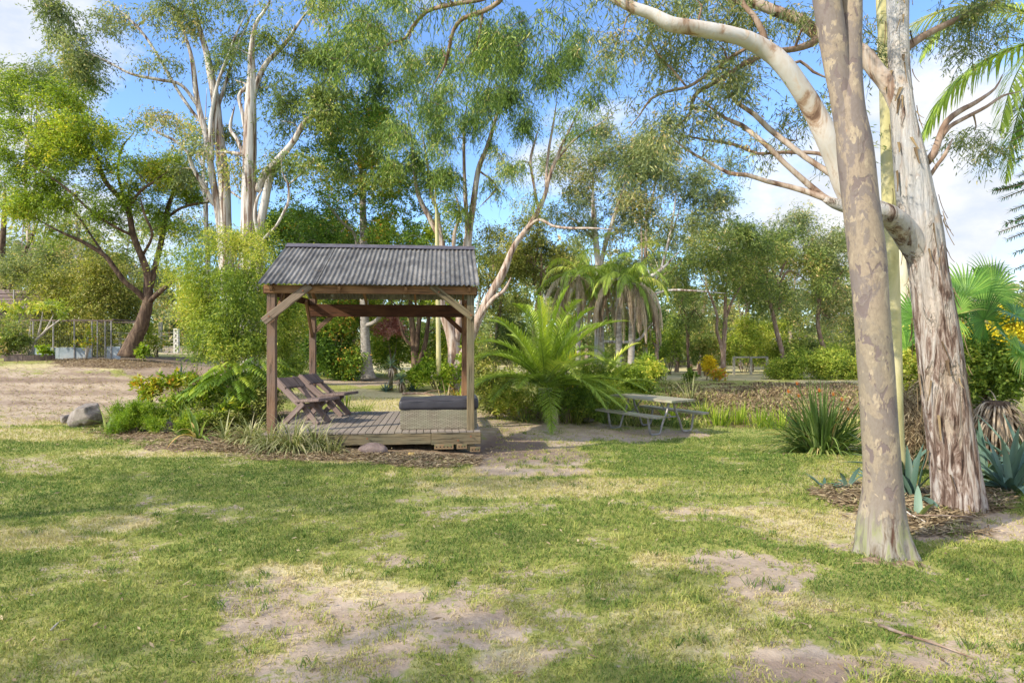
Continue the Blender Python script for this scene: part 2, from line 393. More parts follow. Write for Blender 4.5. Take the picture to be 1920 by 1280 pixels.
def bark_ragged():
    m, nt, out = newmat('ragged_peeling_bark'); n = N(nt)
    v = n.coord('Object', (1, 1, .15)); a = n.noise(v, 15, 8, .7, 1.2)
    b = n.noise(n.coord('Object', (1, 1, .28), loc=(2, 5, 1)), 5, 5, .6, .8)
    sx = n.node('ShaderNodeSeparateXYZ'); t = n.node('ShaderNodeTexCoord'); n.link(t.outputs['Object'], sx.inputs[0])
    hi = n.ramp(n.math('DIVIDE', sx.outputs[2], 5.0), [(.3, 0), (.62, 1)])
    c = n.ramp(a, [(.34, (.03, .02, .015)), (.42, (.13, .08, .06)), (.49, (.28, .205, .165)), (.54, (.44, .365, .315)), (.64, (.54, .49, .44))])
    white = n.mix(n.ramp(b, [(.4, 0), (.6, .8)]), (.56, .51, .46), (.44, .45, .47))
    orange = n.ramp(n.noise(n.coord('Object', (1, 1, .5), loc=(8, 5, 1)), 4, 4, .5, .4), [(.62, 0), (.7, .6)])
    white = n.mix(orange, white, (.55, .39, .26)); white = n.mix(hi, (.46, .37, .29), white)
    pe = n.ramp(n.math('ADD', b, n.math('MULTIPLY', hi, .2)), [(.56, 0), (.62, 1)])
    c = n.mix(pe, c, n.mix(n.ramp(a, [(.3, .85), (.46, 0)]), white, (.3, .2, .14)))
    h = n.math('ADD', n.math('MULTIPLY', a, 1.0), n.math('MULTIPLY', n.math('SUBTRACT', 1, pe), .5))
    n.link(n.pbr(c, .85, n.bump(h, 1.0, .06), spec=.2), out.inputs[0]); return m
M_RAG = bark_ragged()
def bark_simple(name, stops, sc=6, st=.2, bump=.6, dist=.02):
    m, nt, out = newmat(name); n = N(nt)
    a = n.noise(n.coord('Object', (1, 1, st)), sc, 6, .62, .6)
    n.link(n.pbr(n.ramp(a, stops), .85, n.bump(a, bump, dist), spec=.2), out.inputs[0]); return m
M_WHITEGUM = bark_simple('white_gum_bark', [(.36, (.1, .065, .05)), (.43, (.24, .17, .13)), (.5, (.44, .4, .36)), (.6, (.57, .54, .51)), (.75, (.48, .44, .42))], 9, .07)
M_WHITELIMB = bark_simple('white_limb_bark', [(.32, (.14, .085, .06)), (.4, (.36, .25, .18)), (.46, (.52, .46, .41)), (.6, (.56, .54, .53)), (.68, (.56, .42, .3)), (.76, (.5, .5, .5))], 4.5, .45)
M_TANGUM = bark_simple('tan_gum_bark', [(.34, (.1, .06, .045)), (.43, (.25, .165, .12)), (.52, (.42, .33, .27)), (.66, (.52, .46, .41))], 9, .09)
M_DARKBARK = bark_simple('dark_rough_bark', [(.3, (.035, .022, .015)), (.5, (.1, .065, .045)), (.72, (.24, .17, .11))], 9, .3, 1, .03)
M_BROWNLIMB = bark_simple('brown_limb_bark', [(.3, (.13, .08, .055)), (.5, (.25, .17, .12)), (.7, (.4, .32, .26))], 9, .3)
M_GREYBARK = bark_simple('grey_ringed_bark', [(.3, (.15, .13, .11)), (.5, (.3, .27, .24)), (.7, (.42, .4, .36))], 7, 2.2)
M_POLE = bark_simple('yellow_green_pole_bark', [(.3, (.3, .27, .12)), (.5, (.46, .42, .21)), (.7, (.56, .5, .33))], 4, .4, .3)
M_CREAM = bark_simple('cream_smooth_bark', [(.3, (.42, .38, .26)), (.55, (.6, .55, .42)), (.75, (.56, .47, .33))], 3, .5, .2)
M_PALMTRUNK = bark_simple('palm_trunk_bark', [(.3, (.2, .17, .14)), (.5, (.36, .32, .27)), (.7, (.48, .44, .38))], 5, 3.0)
M_STEM = bark_simple('twiggy_stems', [(.3, (.1, .075, .045)), (.6, (.24, .19, .12))], 9, .3)
M_PALESTEM = bark_simple('pale_shrub_stems', [(.3, (.35, .3, .25)), (.6, (.58, .53, .46))], 9, .3)

# ---------------------------------------------------------------- sky
w = bpy.data.worlds.new('World'); scn.world = w; w.use_nodes = True
nt = w.node_tree; nt.nodes.clear(); n = N(nt)
wo = n.node('ShaderNodeOutputWorld'); bg = n.node('ShaderNodeBackground')
sky = n.node('ShaderNodeTexSky', sky_type='NISHITA'); sky.sun_disc = False
sky.sun_elevation = SUN_EL; sky.sun_rotation = math.atan2(SUN_AZ_VEC[0], SUN_AZ_VEC[1])
sky.air_density = 1.0; sky.dust_density = .6; sky.ozone_density = 1.6
tc = n.node('ShaderNodeTexCoord'); vec = tc.outputs['Generated']
sep = n.node('ShaderNodeSeparateXYZ'); n.link(vec, sep.inputs[0])
mp = n.node('ShaderNodeMapping'); mp.inputs['Scale'].default_value = (1, 1, 1.7); n.link(vec, mp.inputs[0])
big = n.noise(mp.outputs[0], 3.4, 8, .56, .15); fine = n.noise(mp.outputs[0], 9, 7, .6, .1)
def skyblob(px, py, rad, amp):
    d = nrm(np.array([(px-960)/F, 1, (640-py)/F]))
    v = n.node('ShaderNodeVectorMath', operation='DISTANCE'); n.link(vec, v.inputs[0]); v.inputs[1].default_value = d
    return n.ramp(n.math('DIVIDE', v.outputs['Value'], rad), [(0, amp), (1, 0)])
cov = n.math('ADD', n.math('MULTIPLY', big, .75), n.math('MULTIPLY', fine, .42))
for b_ in [(1800, 400, .24, .35), (1650, 400, .2, .3), (1480, 385, .16, .22), (10, 40, .15, .42), (1330, 400, .15, .14), (300, 330, .25, .12), (1760, 160, .13, .16), (1250, 180, .25, .12), (1100, 330, .2, .12), (0, 400, .3, .22)]:
    cov = n.math('ADD', cov, skyblob(*b_))
back = n.ramp(n.math('MULTIPLY', sep.outputs[1], -1), [(0, 0), (.35, .22)])   # unseen bright cloud added behind the camera as warm fill light
zen_fill = n.ramp(sep.outputs[2], [(.55, 0), (.85, .13)])  # cloud added overhead, out of view, for more fill light
cov = n.math('ADD', n.math('ADD', cov, back), zen_fill)
cl = n.ramp(cov, [(.74, 0), (.83, .6), (.95, 1)])
bright = n.ramp(n.math('MULTIPLY', sep.outputs[1], -1), [(.0, 1.0), (.5, 1.0)])
shade = n.ramp(fine, [(.3, (1.7, 1.9, 2.25)), (.62, (2.5, 2.5, 2.55))])
skyc = n.mix(1, sky.outputs[0], (.5, .6, .76), 'MULTIPLY')
shade = n.mix(n.ramp(n.math('MULTIPLY', sep.outputs[1], -1), [(0, 0), (.4, 1)]), shade, (4.6, 4.4, 4.1))  # added cloud behind the camera made brighter and warmer for fill
n.link(n.mix(cl, skyc, shade), bg.inputs[0]); bg.inputs[1].default_value = .15
n.link(bg.outputs[0], wo.inputs[0])
sl = bpy.data.lights.new('sun', 'SUN'); sl.energy = 2.15; sl.angle = R(.55); sl.color = (1, .91, .75)
so = bpy.data.objects.new('sun', sl); col.objects.link(so)
so.rotation_euler = Vector(SUN).to_track_quat('Z', 'Y').to_euler()
cam = bpy.data.cameras.new('camera'); co = bpy.data.objects.new('camera', cam); col.objects.link(co)
cam.sensor_width = 36; cam.lens = F/1920*36; cam.clip_end = 2000; cam.clip_start = .05
co.location = (0, 0, EYE); co.rotation_euler = (R(90), 0, 0); scn.camera = co
scn.view_settings.view_transform = 'Standard'; scn.view_settings.look = 'None'; scn.view_settings.gamma = 1
scn.view_settings.exposure = 1.56
scn.render.resolution_x = 1024; scn.render.resolution_y = 682
scn.cycles.max_bounces = 6; scn.cycles.diffuse_bounces = 3; scn.cycles.transmission_bounces = 3; scn.cycles.transparent_max_bounces = 4
# ---------------------------------------------------------------- ground
def axis(segs):
    out = []
    for a, b, st in segs:
        m = max(1, int(round((b-a)/st))); out += [a+(b-a)*i/m for i in range(m)]
    out.append(segs[-1][1]); return np.array(out)
gy = axis([(-60, -6, 6), (-6, 2, .5), (2, 6, .05), (6, 12, .07), (12, 20, .12), (20, 40, .4), (40, 100, 3), (100, 700, 40)])
gx = axis([(-500, -100, 50), (-100, -30, 5), (-30, -12, .5), (-12, -6, .12), (-6, 6, .065), (6, 12, .12), (12, 30, .5), (30, 100, 5), (100, 500, 50)])
GX, GY = np.meshgrid(gx, gy)
fx_, fy_ = GX.ravel(), GY.ravel()
def ell(px, py, lst, noise=0.35, seed=0):
    nn = fbm(px/28., py/12., oct=4, seed=seed)-.5
    m = np.zeros(len(px))
    for cx, cy, rx, ry, s in lst:
        d = np.sqrt(((px-cx)/rx)**2+((py-cy)/ry)**2)+nn*noise*2.2
        m = np.maximum(m, s*np.clip((1.25-d)/.5, 0, 1))
    return m
DIRT = [(660,1170,230,75,.8),(520,1120,110,50,.7),(600,1250,190,50,.72),(740,1048,95,15,.7),(1380,1050,105,24,1),(1440,1085,70,30,.9),(1500,1065,60,14,.7),(1590,1020,50,10,.8),
  (1500,1250,170,50,.9),(1760,1235,150,36,.8),(1900,1265,90,20,.8),(860,1180,120,40,.7),(960,1240,90,25,.5),(110,735,285,48,1),(-100,740,300,56,1),(60,775,130,15,.9),(330,695,120,18,1),
  (960,845,90,38,1),(1030,860,90,24,.9),(1010,884,130,10,1),(1060,793,150,10,.9),(960,800,90,12,.7),(1210,815,95,12,.9),(1050,812,150,16,.85),(1000,830,120,20,.9),(930,800,60,30,.8),(1880,985,110,28,1),(1800,1005,110,10,.8),(60,870,110,18,.6),
  (700,715,120,8,.9),(330,655,40,12,.9),(900,780,80,8,.6),(1340,858,20,5,.5),(1570,842,60,12,.6),(1270,960,30,5,.3)]
DARK = [(100,712,260,5,.8),(150,735,240,5,.6),(60,755,200,4,.6),(250,700,150,4,.7),(330,695,90,14,.5),(960,838,70,26,1),(1030,852,80,16,.7),(1500,1255,140,30,.7),(250,672,110,9,.8),(690,705,60,7,.8),(1260,800,60,3,.4)]  # darker soil; the patches right of the deck paint in the gazebo's shadow
DRY_AND_SUN = [(170,688,200,6,1),(60,792,160,6,.9),(1250,918,330,10,.4),(1010,915,230,18,1),(1180,905,120,10,.8),(940,885,190,10,.9),(1390,958,150,7,1),(1480,965,90,5,.9),(700,860,200,8,.9),(210,980,90,14,1),(40,1010,90,28,.9),(160,1015,80,10,.6),(330,850,200,7,.6),  # dry grass, plus sunlit bands of the lawn painted in as straw
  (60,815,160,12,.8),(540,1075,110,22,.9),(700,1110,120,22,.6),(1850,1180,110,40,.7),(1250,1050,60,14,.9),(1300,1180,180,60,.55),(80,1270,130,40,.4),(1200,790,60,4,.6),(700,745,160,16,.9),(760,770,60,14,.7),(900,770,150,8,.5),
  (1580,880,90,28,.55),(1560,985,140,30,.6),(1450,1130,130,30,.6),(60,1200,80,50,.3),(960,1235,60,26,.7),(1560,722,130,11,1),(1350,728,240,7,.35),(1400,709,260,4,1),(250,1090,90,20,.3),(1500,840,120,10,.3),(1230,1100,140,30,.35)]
MULCH = [(1700,1058,40,7,.6),(1668,1052,66,9,.75),(660,848,220,17,1),(480,835,220,14,1),(330,812,150,15,1),(520,800,140,30,1),(400,790,180,28,.9),(800,862,100,14,1),(1720,955,110,38,1),(1630,930,90,22,1),(1560,925,40,10,.8),(1840,940,60,25,.8),(230,678,130,12,1),(430,740,120,30,.8),(1740,1000,120,8,.5)]
POND = [(1420,760,230,26,1),(1250,778,120,20,.9),(1600,755,120,22,.9),(1120,770,90,25,.8),(1480,795,200,8,.8)]
def proj(x, y, z):
    yy = np.maximum(y, .8); return 960+F*x/yy, 640+F*(EYE-z)/yy
def masks(x, y, z):
    px, py = proj(x, y, z)
    ok = (y > 1.2)
    d = ell(px, py, DIRT, .55, 3)*ok; k = ell(px, py, DARK, .5, 8)*ok; r = ell(px, py, DRY_AND_SUN, .5, 5)*ok
    m = ell(px, py, MULCH, .25, 11)*ok; p = ell(px, py, POND, .25, 14)*ok
    far = np.clip((y-26)/6, 0, 1)
    wn = fbm(x*.55, y*.55, oct=4, seed=31); w2 = fbm(x*1.9, y*1.9, oct=3, seed=41)
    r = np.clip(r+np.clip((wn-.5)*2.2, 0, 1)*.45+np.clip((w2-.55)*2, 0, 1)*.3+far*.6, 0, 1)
    d = np.clip(d+np.clip((fbm(x*1.3, y*1.3, oct=4, seed=51)-.62)*5, 0, .5)*(y < 14), 0, 1)
    return d, k, r, m, p
base = ghz(fx_, fy_)
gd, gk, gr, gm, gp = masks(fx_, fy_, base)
zz = base + (fbm(fx_*1.5, fy_*1.5, oct=4, seed=61)-.5)*.05*np.clip(fy_/4, .3, 1) - gd*.015 + gm*.04*fbm(fx_*4, fy_*4, oct=3, seed=5) + gp*(fbm(fx_*2, fy_*2, oct=3, seed=77)-.5)*.35
zz += (fbm(fx_*14, fy_*14, oct=2, seed=63)-.5)*.012*(fy_ > 2)*(fy_ < 14)
def surf(x, y):   # same surface used by things that must sit on it
    x = np.atleast_1d(np.asarray(x, float)); y = np.atleast_1d(np.asarray(y, float))
    i = np.clip(np.searchsorted(gx, x)-1, 0, len(gx)-2); j = np.clip(np.searchsorted(gy, y)-1, 0, len(gy)-2)
    Z = zz.reshape(GX.shape); tx = (x-gx[i])/(gx[i+1]-gx[i]); ty = (y-gy[j])/(gy[j+1]-gy[j])
    return (Z[j, i]*(1-tx)+Z[j, i+1]*tx)*(1-ty)+(Z[j+1, i]*(1-tx)+Z[j+1, i+1]*tx)*ty
mb = MB()
nx_, ny_ = len(gx), len(gy)
ii = np.arange(ny_-1)[:, None]*nx_; jj = np.arange(nx_-1)[None]
mb.add(np.stack([fx_, fy_, zz], 1), np.stack([ii+jj, ii+jj+1, ii+nx_+jj+1, ii+nx_+jj], -1).reshape(-1, 4))
def groundmat():
    m, nt, out = newmat('lawn_soil_ground'); n = N(nt)
    v = n.coord('Object'); A = n.attr
    n1 = n.noise(v, 2.2, 6, .6); n2 = n.noise(v, 22, 5, .65); n3 = n.noise(v, 90, 3, .6); n4 = n.noise(v, 7, 5, .6)
    soil = n.mix(n.ramp(n1, [(.35, 0), (.65, 1)]), (.37, .28, .2), (.5, .4, .3))
    soil = n.mix(n.ramp(n2, [(.3, .45), (.55, 0)]), soil, (.22, .16, .12))
    soil = n.mix(n.ramp(n3, [(.62, 0), (.72, .35)]), soil, (.6, .52, .4))
    soil = n.mix(n.math('MULTIPLY', A('dark'), .75), soil, (.17, .115, .09))  # dark soil tone, also used for the painted gazebo shadow
    green = n.mix(n.ramp(n2, [(.3, 0), (.7, 1)]), (.22, .24, .06), (.36, .36, .11))
    green = n.mix(n.ramp(n4, [(.4, 0), (.75, .5)]), green, (.3, .27, .1))
    dry = n.mix(n.ramp(n2, [(.35, 0), (.65, 1)]), (.42, .35, .17), (.62, .54, .32))  # straw tone, shared by dry grass and the painted sun bands
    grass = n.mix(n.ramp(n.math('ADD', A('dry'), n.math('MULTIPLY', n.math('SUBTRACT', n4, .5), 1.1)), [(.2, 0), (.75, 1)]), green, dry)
    dm = n.ramp(n.math('ADD', A('dirt'), n.math('ADD', n.math('MULTIPLY', n.math('SUBTRACT', n2, .5), 1.5), n.math('MULTIPLY', n.math('SUBTRACT', n4, .5), 1.7))), [(.4, 0), (.72, 1)])
    c = n.mix(dm, grass, soil)
    mul = n.ramp(n2, [(.3, (.1, .07, .045)), (.5, (.24, .17, .11)), (.7, (.42, .33, .22))])
    c = n.mix(n.ramp(n.math('ADD', A('mulch'), n.math('MULTIPLY', n.math('SUBTRACT', n4, .5), .6)), [(.35, 0), (.55, 1)]), c, mul)
    pond = n.ramp(n.noise(v, 5.5, 6, .7, .5), [(.34, (.045, .03, .02)), (.48, (.15, .1, .06)), (.56, (.26, .22, .07)), (.68, (.46, .38, .2))])
    c = n.mix(n.ramp(A('pond'), [(.25, 0), (.6, 1)]), c, pond)
    h = n.math('ADD', n.math('MULTIPLY', n2, .8), n.math('MULTIPLY', n3, .3))
    n.link(n.pbr(c, .95, n.bump(h, .7, .02), spec=.1), out.inputs[0]); return m
gmat = groundmat()
ground = mb.build('ground', gmat)
for nm, a_ in (('dirt', gd), ('dark', gk), ('dry', gr), ('mulch', gm), ('pond', gp)):  # dry also carries painted sun bands, dark the painted gazebo shadow
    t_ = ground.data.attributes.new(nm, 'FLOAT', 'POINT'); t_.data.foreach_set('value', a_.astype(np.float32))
ground['kind'] = 'structure'; ground['label'] = 'patchy green lawn with bare soil, dry yellow grass and a sloping dirt drive'; ground['category'] = 'ground'

# ---------------------------------------------------------------- grass blades (nobody could count them)
def blades(mb, x, y, z, h, w, lean, r):
    N_ = len(x); a = rs.rand(N_)*2*math.pi; b = rs.rand(N_)*2*math.pi
    s = np.stack([np.cos(a), np.sin(a), np.zeros(N_)], 1); l = np.stack([np.cos(b), np.sin(b), np.zeros(N_)], 1)*(lean*h)[:, None]
    p = np.stack([x, y, z-.004], 1); up = np.array([0, 0, 1.0])
    m1 = p+up*(h*.6)[:, None]+l*.35; tip = p+up*(h*(1-.35*lean))[:, None]+l
    v = np.stack([p-s*w[:, None]/2, p+s*w[:, None]/2, m1+s*w[:, None]*.4, m1-s*w[:, None]*.4, tip], 1).reshape(-1, 3)
    k = np.arange(N_)[:, None]*5
    rr = np.repeat(r, 5)
    mb.add(v, k+np.array([[0, 1, 2, 3]]), rr); mb.f.append((k+np.array([[3, 2, 4]]))+mb.n-len(v))
mb = MB()
zones = [(2.3, 4, 7000, 1.0), (4, 6, 5000, 1.1), (6, 9, 3000, 1.35), (9, 13, 1500, 1.8), (13, 17, 420, 2.3)]
for y0, y1, dens, sc in zones:
    hw = .84*y1+.3; cnt = int(dens*(y1-y0)*2*hw)
    x = rs.uniform(-hw, hw, cnt); y = rs.uniform(y0, y1, cnt)
    k = np.abs(x) < .84*y+.3; x, y = x[k], y[k]
    z = surf(x, y); d, kk, r, m, p = masks(x, y, z)
    cl = fbm(x*9, y*9, oct=3, seed=71)
    dens_ = np.clip(1.12-d*1.0-m*1.2-p+(cl-.5)*1.9, 0.02, 1)
    px, py = proj(x, y, z)
    gaz = (x > -4.1) & (x < -.3) & (y > 9.2) & (y < 13)
    keep = (rs.rand(len(x)) < dens_) & ~gaz
    x, y, z, r, d, cl = [q[keep] for q in (x, y, z, r, d, cl)]
    h = (.018+.024*rs.rand(len(x)))*(.75+.5*cl)*(1.15-.3*d)*(1+(sc-1)*.25)
    wv = (.0035+.003*rs.rand(len(x)))*sc
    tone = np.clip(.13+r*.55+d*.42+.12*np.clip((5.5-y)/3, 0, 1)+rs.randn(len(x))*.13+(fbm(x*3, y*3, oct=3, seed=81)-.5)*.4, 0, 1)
    blades(mb, x, y, z, h, wv, .5+.9*rs.rand(len(x)), tone)
tx = rs.uniform(-11, 11, 2600); ty = rs.uniform(2.3, 12.5, 2600); tk = (fbm(tx*.9, ty*.9, oct=3, seed=131) > .5) & (np.abs(tx) < .85*ty+.3) & ~((tx > -4.3) & (tx < -.2) & (ty > 9) & (ty < 13)); tx, ty = tx[tk], ty[tk]
kk_ = 16; x = np.repeat(tx, kk_)+rs.randn(len(tx)*kk_)*.022; y = np.repeat(ty, kk_)+rs.randn(len(tx)*kk_)*.022; z = surf(x, y); tn = np.repeat(rs.rand(len(tx))*.6, kk_)
blades(mb, x, y, z, .045+.05*rs.rand(len(x)), .004+.0035*rs.rand(len(x)), .5+.9*rs.rand(len(x)), np.clip(tn+rs.randn(len(x))*.1, 0, 1))
o = mb.build('lawn_grass', M_GRASS, None, True); tag(o, 'short patchy green and straw coloured grass covering the lawn', 'grass', kind='stuff')
print('grass', mb.n)
# weeds in the dry pond
mb = MB()
def scatter(px0, px1, Y0, Y1, n):
    y = rs.uniform(Y0, Y1, n); x = (rs.uniform(px0, px1, n)-960)/F*y; return x, y, surf(x, y)
x, y, z = scatter(1100, 1680, 14.5, 25.5, 42000); d, kk, r, m, p = masks(x, y, z)
k = (fbm(x*1.2, y*1.2, oct=3, seed=91) > .42); x, y, z = x[k], y[k], z[k]; c_ = fbm(x*.8, y*.8, oct=3, seed=95)
px_, py_ = proj(x, y, z); brn = (rs.rand(len(x)) < np.clip((px_-1180)/150, .25, .93)) & (y > 15.2)
mb2 = MB(); q_ = brn; blades(mb2, x[q_], y[q_], z[q_], (.05+.13*rs.rand(q_.sum()))*(.5+.9*c_[q_]), .03+.03*rs.rand(q_.sum()), .8+1.2*rs.rand(q_.sum()), np.clip(rs.rand(q_.sum())**1.3, 0, 1))
o = mb2.build('dry_pond_stalks', LM['drystem'], None, False); tag(o, 'collapsed brown stalks and dead leaves covering the dried pond bed', 'dry stalks', kind='stuff')
x, y, z, c_ = x[~brn], y[~brn], z[~brn], c_[~brn]
blades(mb, x, y, z, (.06+.26*rs.rand(len(x)))*(.4+1.1*c_), .02+.014*rs.rand(len(x)), .4+1.0*rs.rand(len(x)), np.clip(.2+(c_-.4)*1.4+rs.randn(len(x))*.2, 0, 1))
o = mb.build('pond_weeds', M_GRASS, None, True); tag(o, 'brown and green weeds growing over the dried out pond bed', 'weeds', kind='stuff')
# leaf litter
mb = MB()
def litter(x, y, z, L, W, r):
    n_ = len(x); a = rs.rand(n_)*2*math.pi; t = (rs.rand(n_)-.3)*.9
    dvec = np.stack([np.cos(a), np.sin(a), t*.5], 1); s = np.stack([-np.sin(a), np.cos(a), (rs.rand(n_)-.5)], 1)
    p = np.stack([x, y, z+.012+.02*rs.rand(n_)], 1)
    v = np.stack([p, p+dvec*(L*.5)[:, None]+s*(W*.5)[:, None], p+dvec*L[:, None], p+dvec*(L*.5)[:, None]-s*(W*.5)[:, None]], 1).reshape(-1, 3)
    mb.add(v, np.arange(n_)[:, None]*4+np.array([[0, 1, 2, 3]]), np.repeat(r, 4))
for (a0, a1, b0, b1, n_) in [(380, 960, 7.6, 11.5, 26000), (1480, 1900, 5.2, 8.5, 16000), (100, 380, 17.5, 21, 7000), (150, 520, 9, 13, 9000), (560, 900, 17, 23, 5000)]:
    x, y, z = scatter(a0, a1, b0, b1, n_); d, kk, r, m, p = masks(x, y, z); k = rs.rand(len(x)) < np.clip(m*1.2, 0, 1)
    k &= ~((x > -4.0) & (x < -.45) & (y > 9.4) & (y < 12.9))
    x, y, z = x[k], y[k], z[k]
    litter(x, y, z, (.05+.07*rs.rand(len(x))), .012+.014*rs.rand(len(x)), rs.rand(len(x)))
x, y, z = scatter(-60, 340, 12, 19.5, 2600); litter(x, y, z, .05+.07*rs.rand(2600), .015+.02*rs.rand(2600), rs.rand(2600))
ux = rs.uniform(-3.1, .1, 90); uy = rs.uniform(-.2, 1.45, 90); uz = 2.5+(uy+.24)*.477+.035; c_, s_ = math.cos(R(6.2)), math.sin(R(6.2))
litter(-.66+ux*c_-uy*s_, 9.93+ux*s_+uy*c_, uz, .04+.05*rs.rand(90), .01+.012*rs.rand(90), rs.rand(90))
x = rs.uniform(-10, 10, 3800); y = 2.3+10*rs.rand(3800)**1.2; z = surf(x, y)+.008
litter(x, y, z, .025+.05*rs.rand(3800), .006+.014*rs.rand(3800), rs.rand(3800))
o = mb.build('leaf_litter', LM['drystem'], None, False); tag(o, 'dry brown leaves and bark scraps lying on mulch and lawn', 'leaf litter', kind='stuff')
# ---------------------------------------------------------------- foliage
def leaves(mb, cen, k, sig, L, W, droop=.6, hang=0.0, up=0.0, cl=None):
    cen = np.asarray(cen, float).reshape(-1, 3); M = len(cen)
    if M == 0: return
    cl = rs.rand(M) if cl is None else cl
    per = 9; ns = max(2, k//per); k = ns*per; sg = np.asarray(sig, float)*np.ones(3); n_ = M*k
    sc_ = np.repeat(cen, ns, 0)+rs.randn(M*ns, 3)*sg*.75                     # one leafy spray hangs from each of these
    sd = nrm(rs.randn(M*ns, 3)); sd[:, 2] = sd[:, 2]*(1-droop*.7)-droop*.6+up; sd = nrm(sd)
    sL = (sg.mean()*1.5+hang*.75)*(.5+.9*rs.rand(M*ns))
    t = np.tile((np.arange(per)+.5)/per, M*ns); S = np.repeat(sc_, per, 0); D = np.repeat(sd, per, 0); LL = np.repeat(sL, per)
    p = S+D*(LL*t)[:, None]; p[:, 2] -= LL*t*t*.35*(droop > .1); p += rs.randn(n_, 3)*(sg.mean()*.16)
    d = rs.randn(n_, 3); d = nrm(d); d[:, 2] = d[:, 2]*(1-droop)-droop+up; d = nrm(d+D*.45)
    ss = nrm(np.cross(sd, [0.3, .2, 1.0])); e_ = sc_+sd*sL[:, None]; e_[:, 2] -= sL*.35*(droop > .1); mid = (sc_+e_)/2; mid[:, 2] += sL*.06; wt = max(.0035, min(.012, L*.05))
    mb.add(np.stack([sc_-ss*wt, sc_+ss*wt, mid+ss*wt*.8, mid-ss*wt*.8, e_+ss*wt*.4, e_-ss*wt*.4], 1).reshape(-1, 3), (np.arange(M*ns)[:, None, None]*6+np.array([[0, 1, 2, 3], [3, 2, 4, 5]])[None]).reshape(-1, 4), .02)
    s = nrm(np.cross(d, rs.randn(n_, 3)))
    l = L*(.55+.75*rs.rand(n_))[:, None]; w_ = W*(.7+.6*rs.rand(n_))[:, None]
    v = np.stack([p, p+d*l*.45+s*w_*.5, p+d*l, p+d*l*.45-s*w_*.5], 1).reshape(-1, 3)
    r = np.clip(np.repeat(cl, k)*.75+rs.randn(n_)*.2+.08, 0, 1)
    mb.add(v, np.arange(n_)[:, None]*4+np.array([[0, 1, 2, 3]]), np.repeat(r, 4))
def blob_clumps(blobs, den=1.0):
    out = []
    for b in blobs:
        px, py, Y, rx, ry, n_ = b[:6]; dp = b[6] if len(b) > 6 else (rx+ry)/2*Y/F
        c = P(px, py, Y); n_ = max(3, int(n_*den)); m_ = max(2, int(n_/5.5)); R3 = np.array([rx*Y/F, dp, ry*Y/F])
        mc = c+nrm(rs.randn(m_, 3))*(rs.rand(m_, 1)**.4)*R3; sp = .55*(R3.prod()/m_)**(1/3.)
        out.append(mc[rs.randint(0, m_, n_)]+rs.randn(n_, 3)*np.array([sp, sp, sp*.7])*.5)
    return np.concatenate(out) if out else np.zeros((0, 3))
def connect(mb, nodes, cl, rbase=.012, rmax=.05, frac=1.0, sides=4, sag=.12):
    """grow twigs from the limb nodes (x,y,z,r) to the clump centres"""
    nd = [list(q) for q in nodes]; A = np.array(nd)[:, :3]; Rr = list(np.array(nd)[:, 3])
    d0 = np.array([np.min(np.linalg.norm(A-c, axis=1)) for c in cl]); order = np.argsort(d0)
    for i in order:
        if rs.rand() > frac: continue
        c = cl[i]; dv = A-c; dist = np.linalg.norm(dv, axis=1)
        cost = dist+np.maximum(dv[:, 2], 0)*.5
        j = int(np.argmin(cost)); s = A[j]; L = dist[j]
        if L < .08: continue
        r0 = min(Rr[j]*.65, rmax, .006+L*.014+rbase*.5); m1 = s+(c-s)*.35+rs.randn(3)*L*.07+np.array([0, 0, L*sag]); m2 = s+(c-s)*.7+rs.randn(3)*L*.07+np.array([0, 0, L*sag*.8])
        path = spline(np.array([s, m1, m2, c]), n=2 if L < 1.2 else 3)
        rad = np.linspace(r0, rbase*.35, len(path)); tube(mb, path, rad, sides, cap=False)
        A = np.vstack([A, path[2:]]); Rr += list(rad[2:])
def limb(pts, Yd=None):
    """(px,py,Y,widthpx) -> spline rows x,y,z,r"""
    q = []
    for px, py, Y, w_ in pts:
        p = P(px, py, Y); q.append([p[0], p[1], p[2], max(w_, .8)/2*Y/F])
    q = np.array(q); s = spline(q, step=max(.12, np.mean(q[:, 3])*1.2)); s[:, 3] = np.maximum(s[:, 3], .003)
    return s
def wobble(amt, sc=3, vert=.4, seed=1):
    def f(pts, rr, a):
        x = pts[:, 0, None]+np.cos(a)[None]*rr*2; y = pts[:, 1, None]+np.sin(a)[None]*rr*2; z = pts[:, 2, None]+0*a[None]
        k = 1/np.maximum(rr, .02)*.35
        return rr*(1+amt*(fbm(x*sc*3, y*sc*3, z*sc*vert, 3, seed)-.5)*2)
    return f
def rb(bm, seed):
    bmesh.ops.subdivide_edges(bm, edges=[e for e in bm.edges if e.calc_length() > .15], cuts=7, use_grid_fill=True); rough(bm, .012, 7, seed); return bm
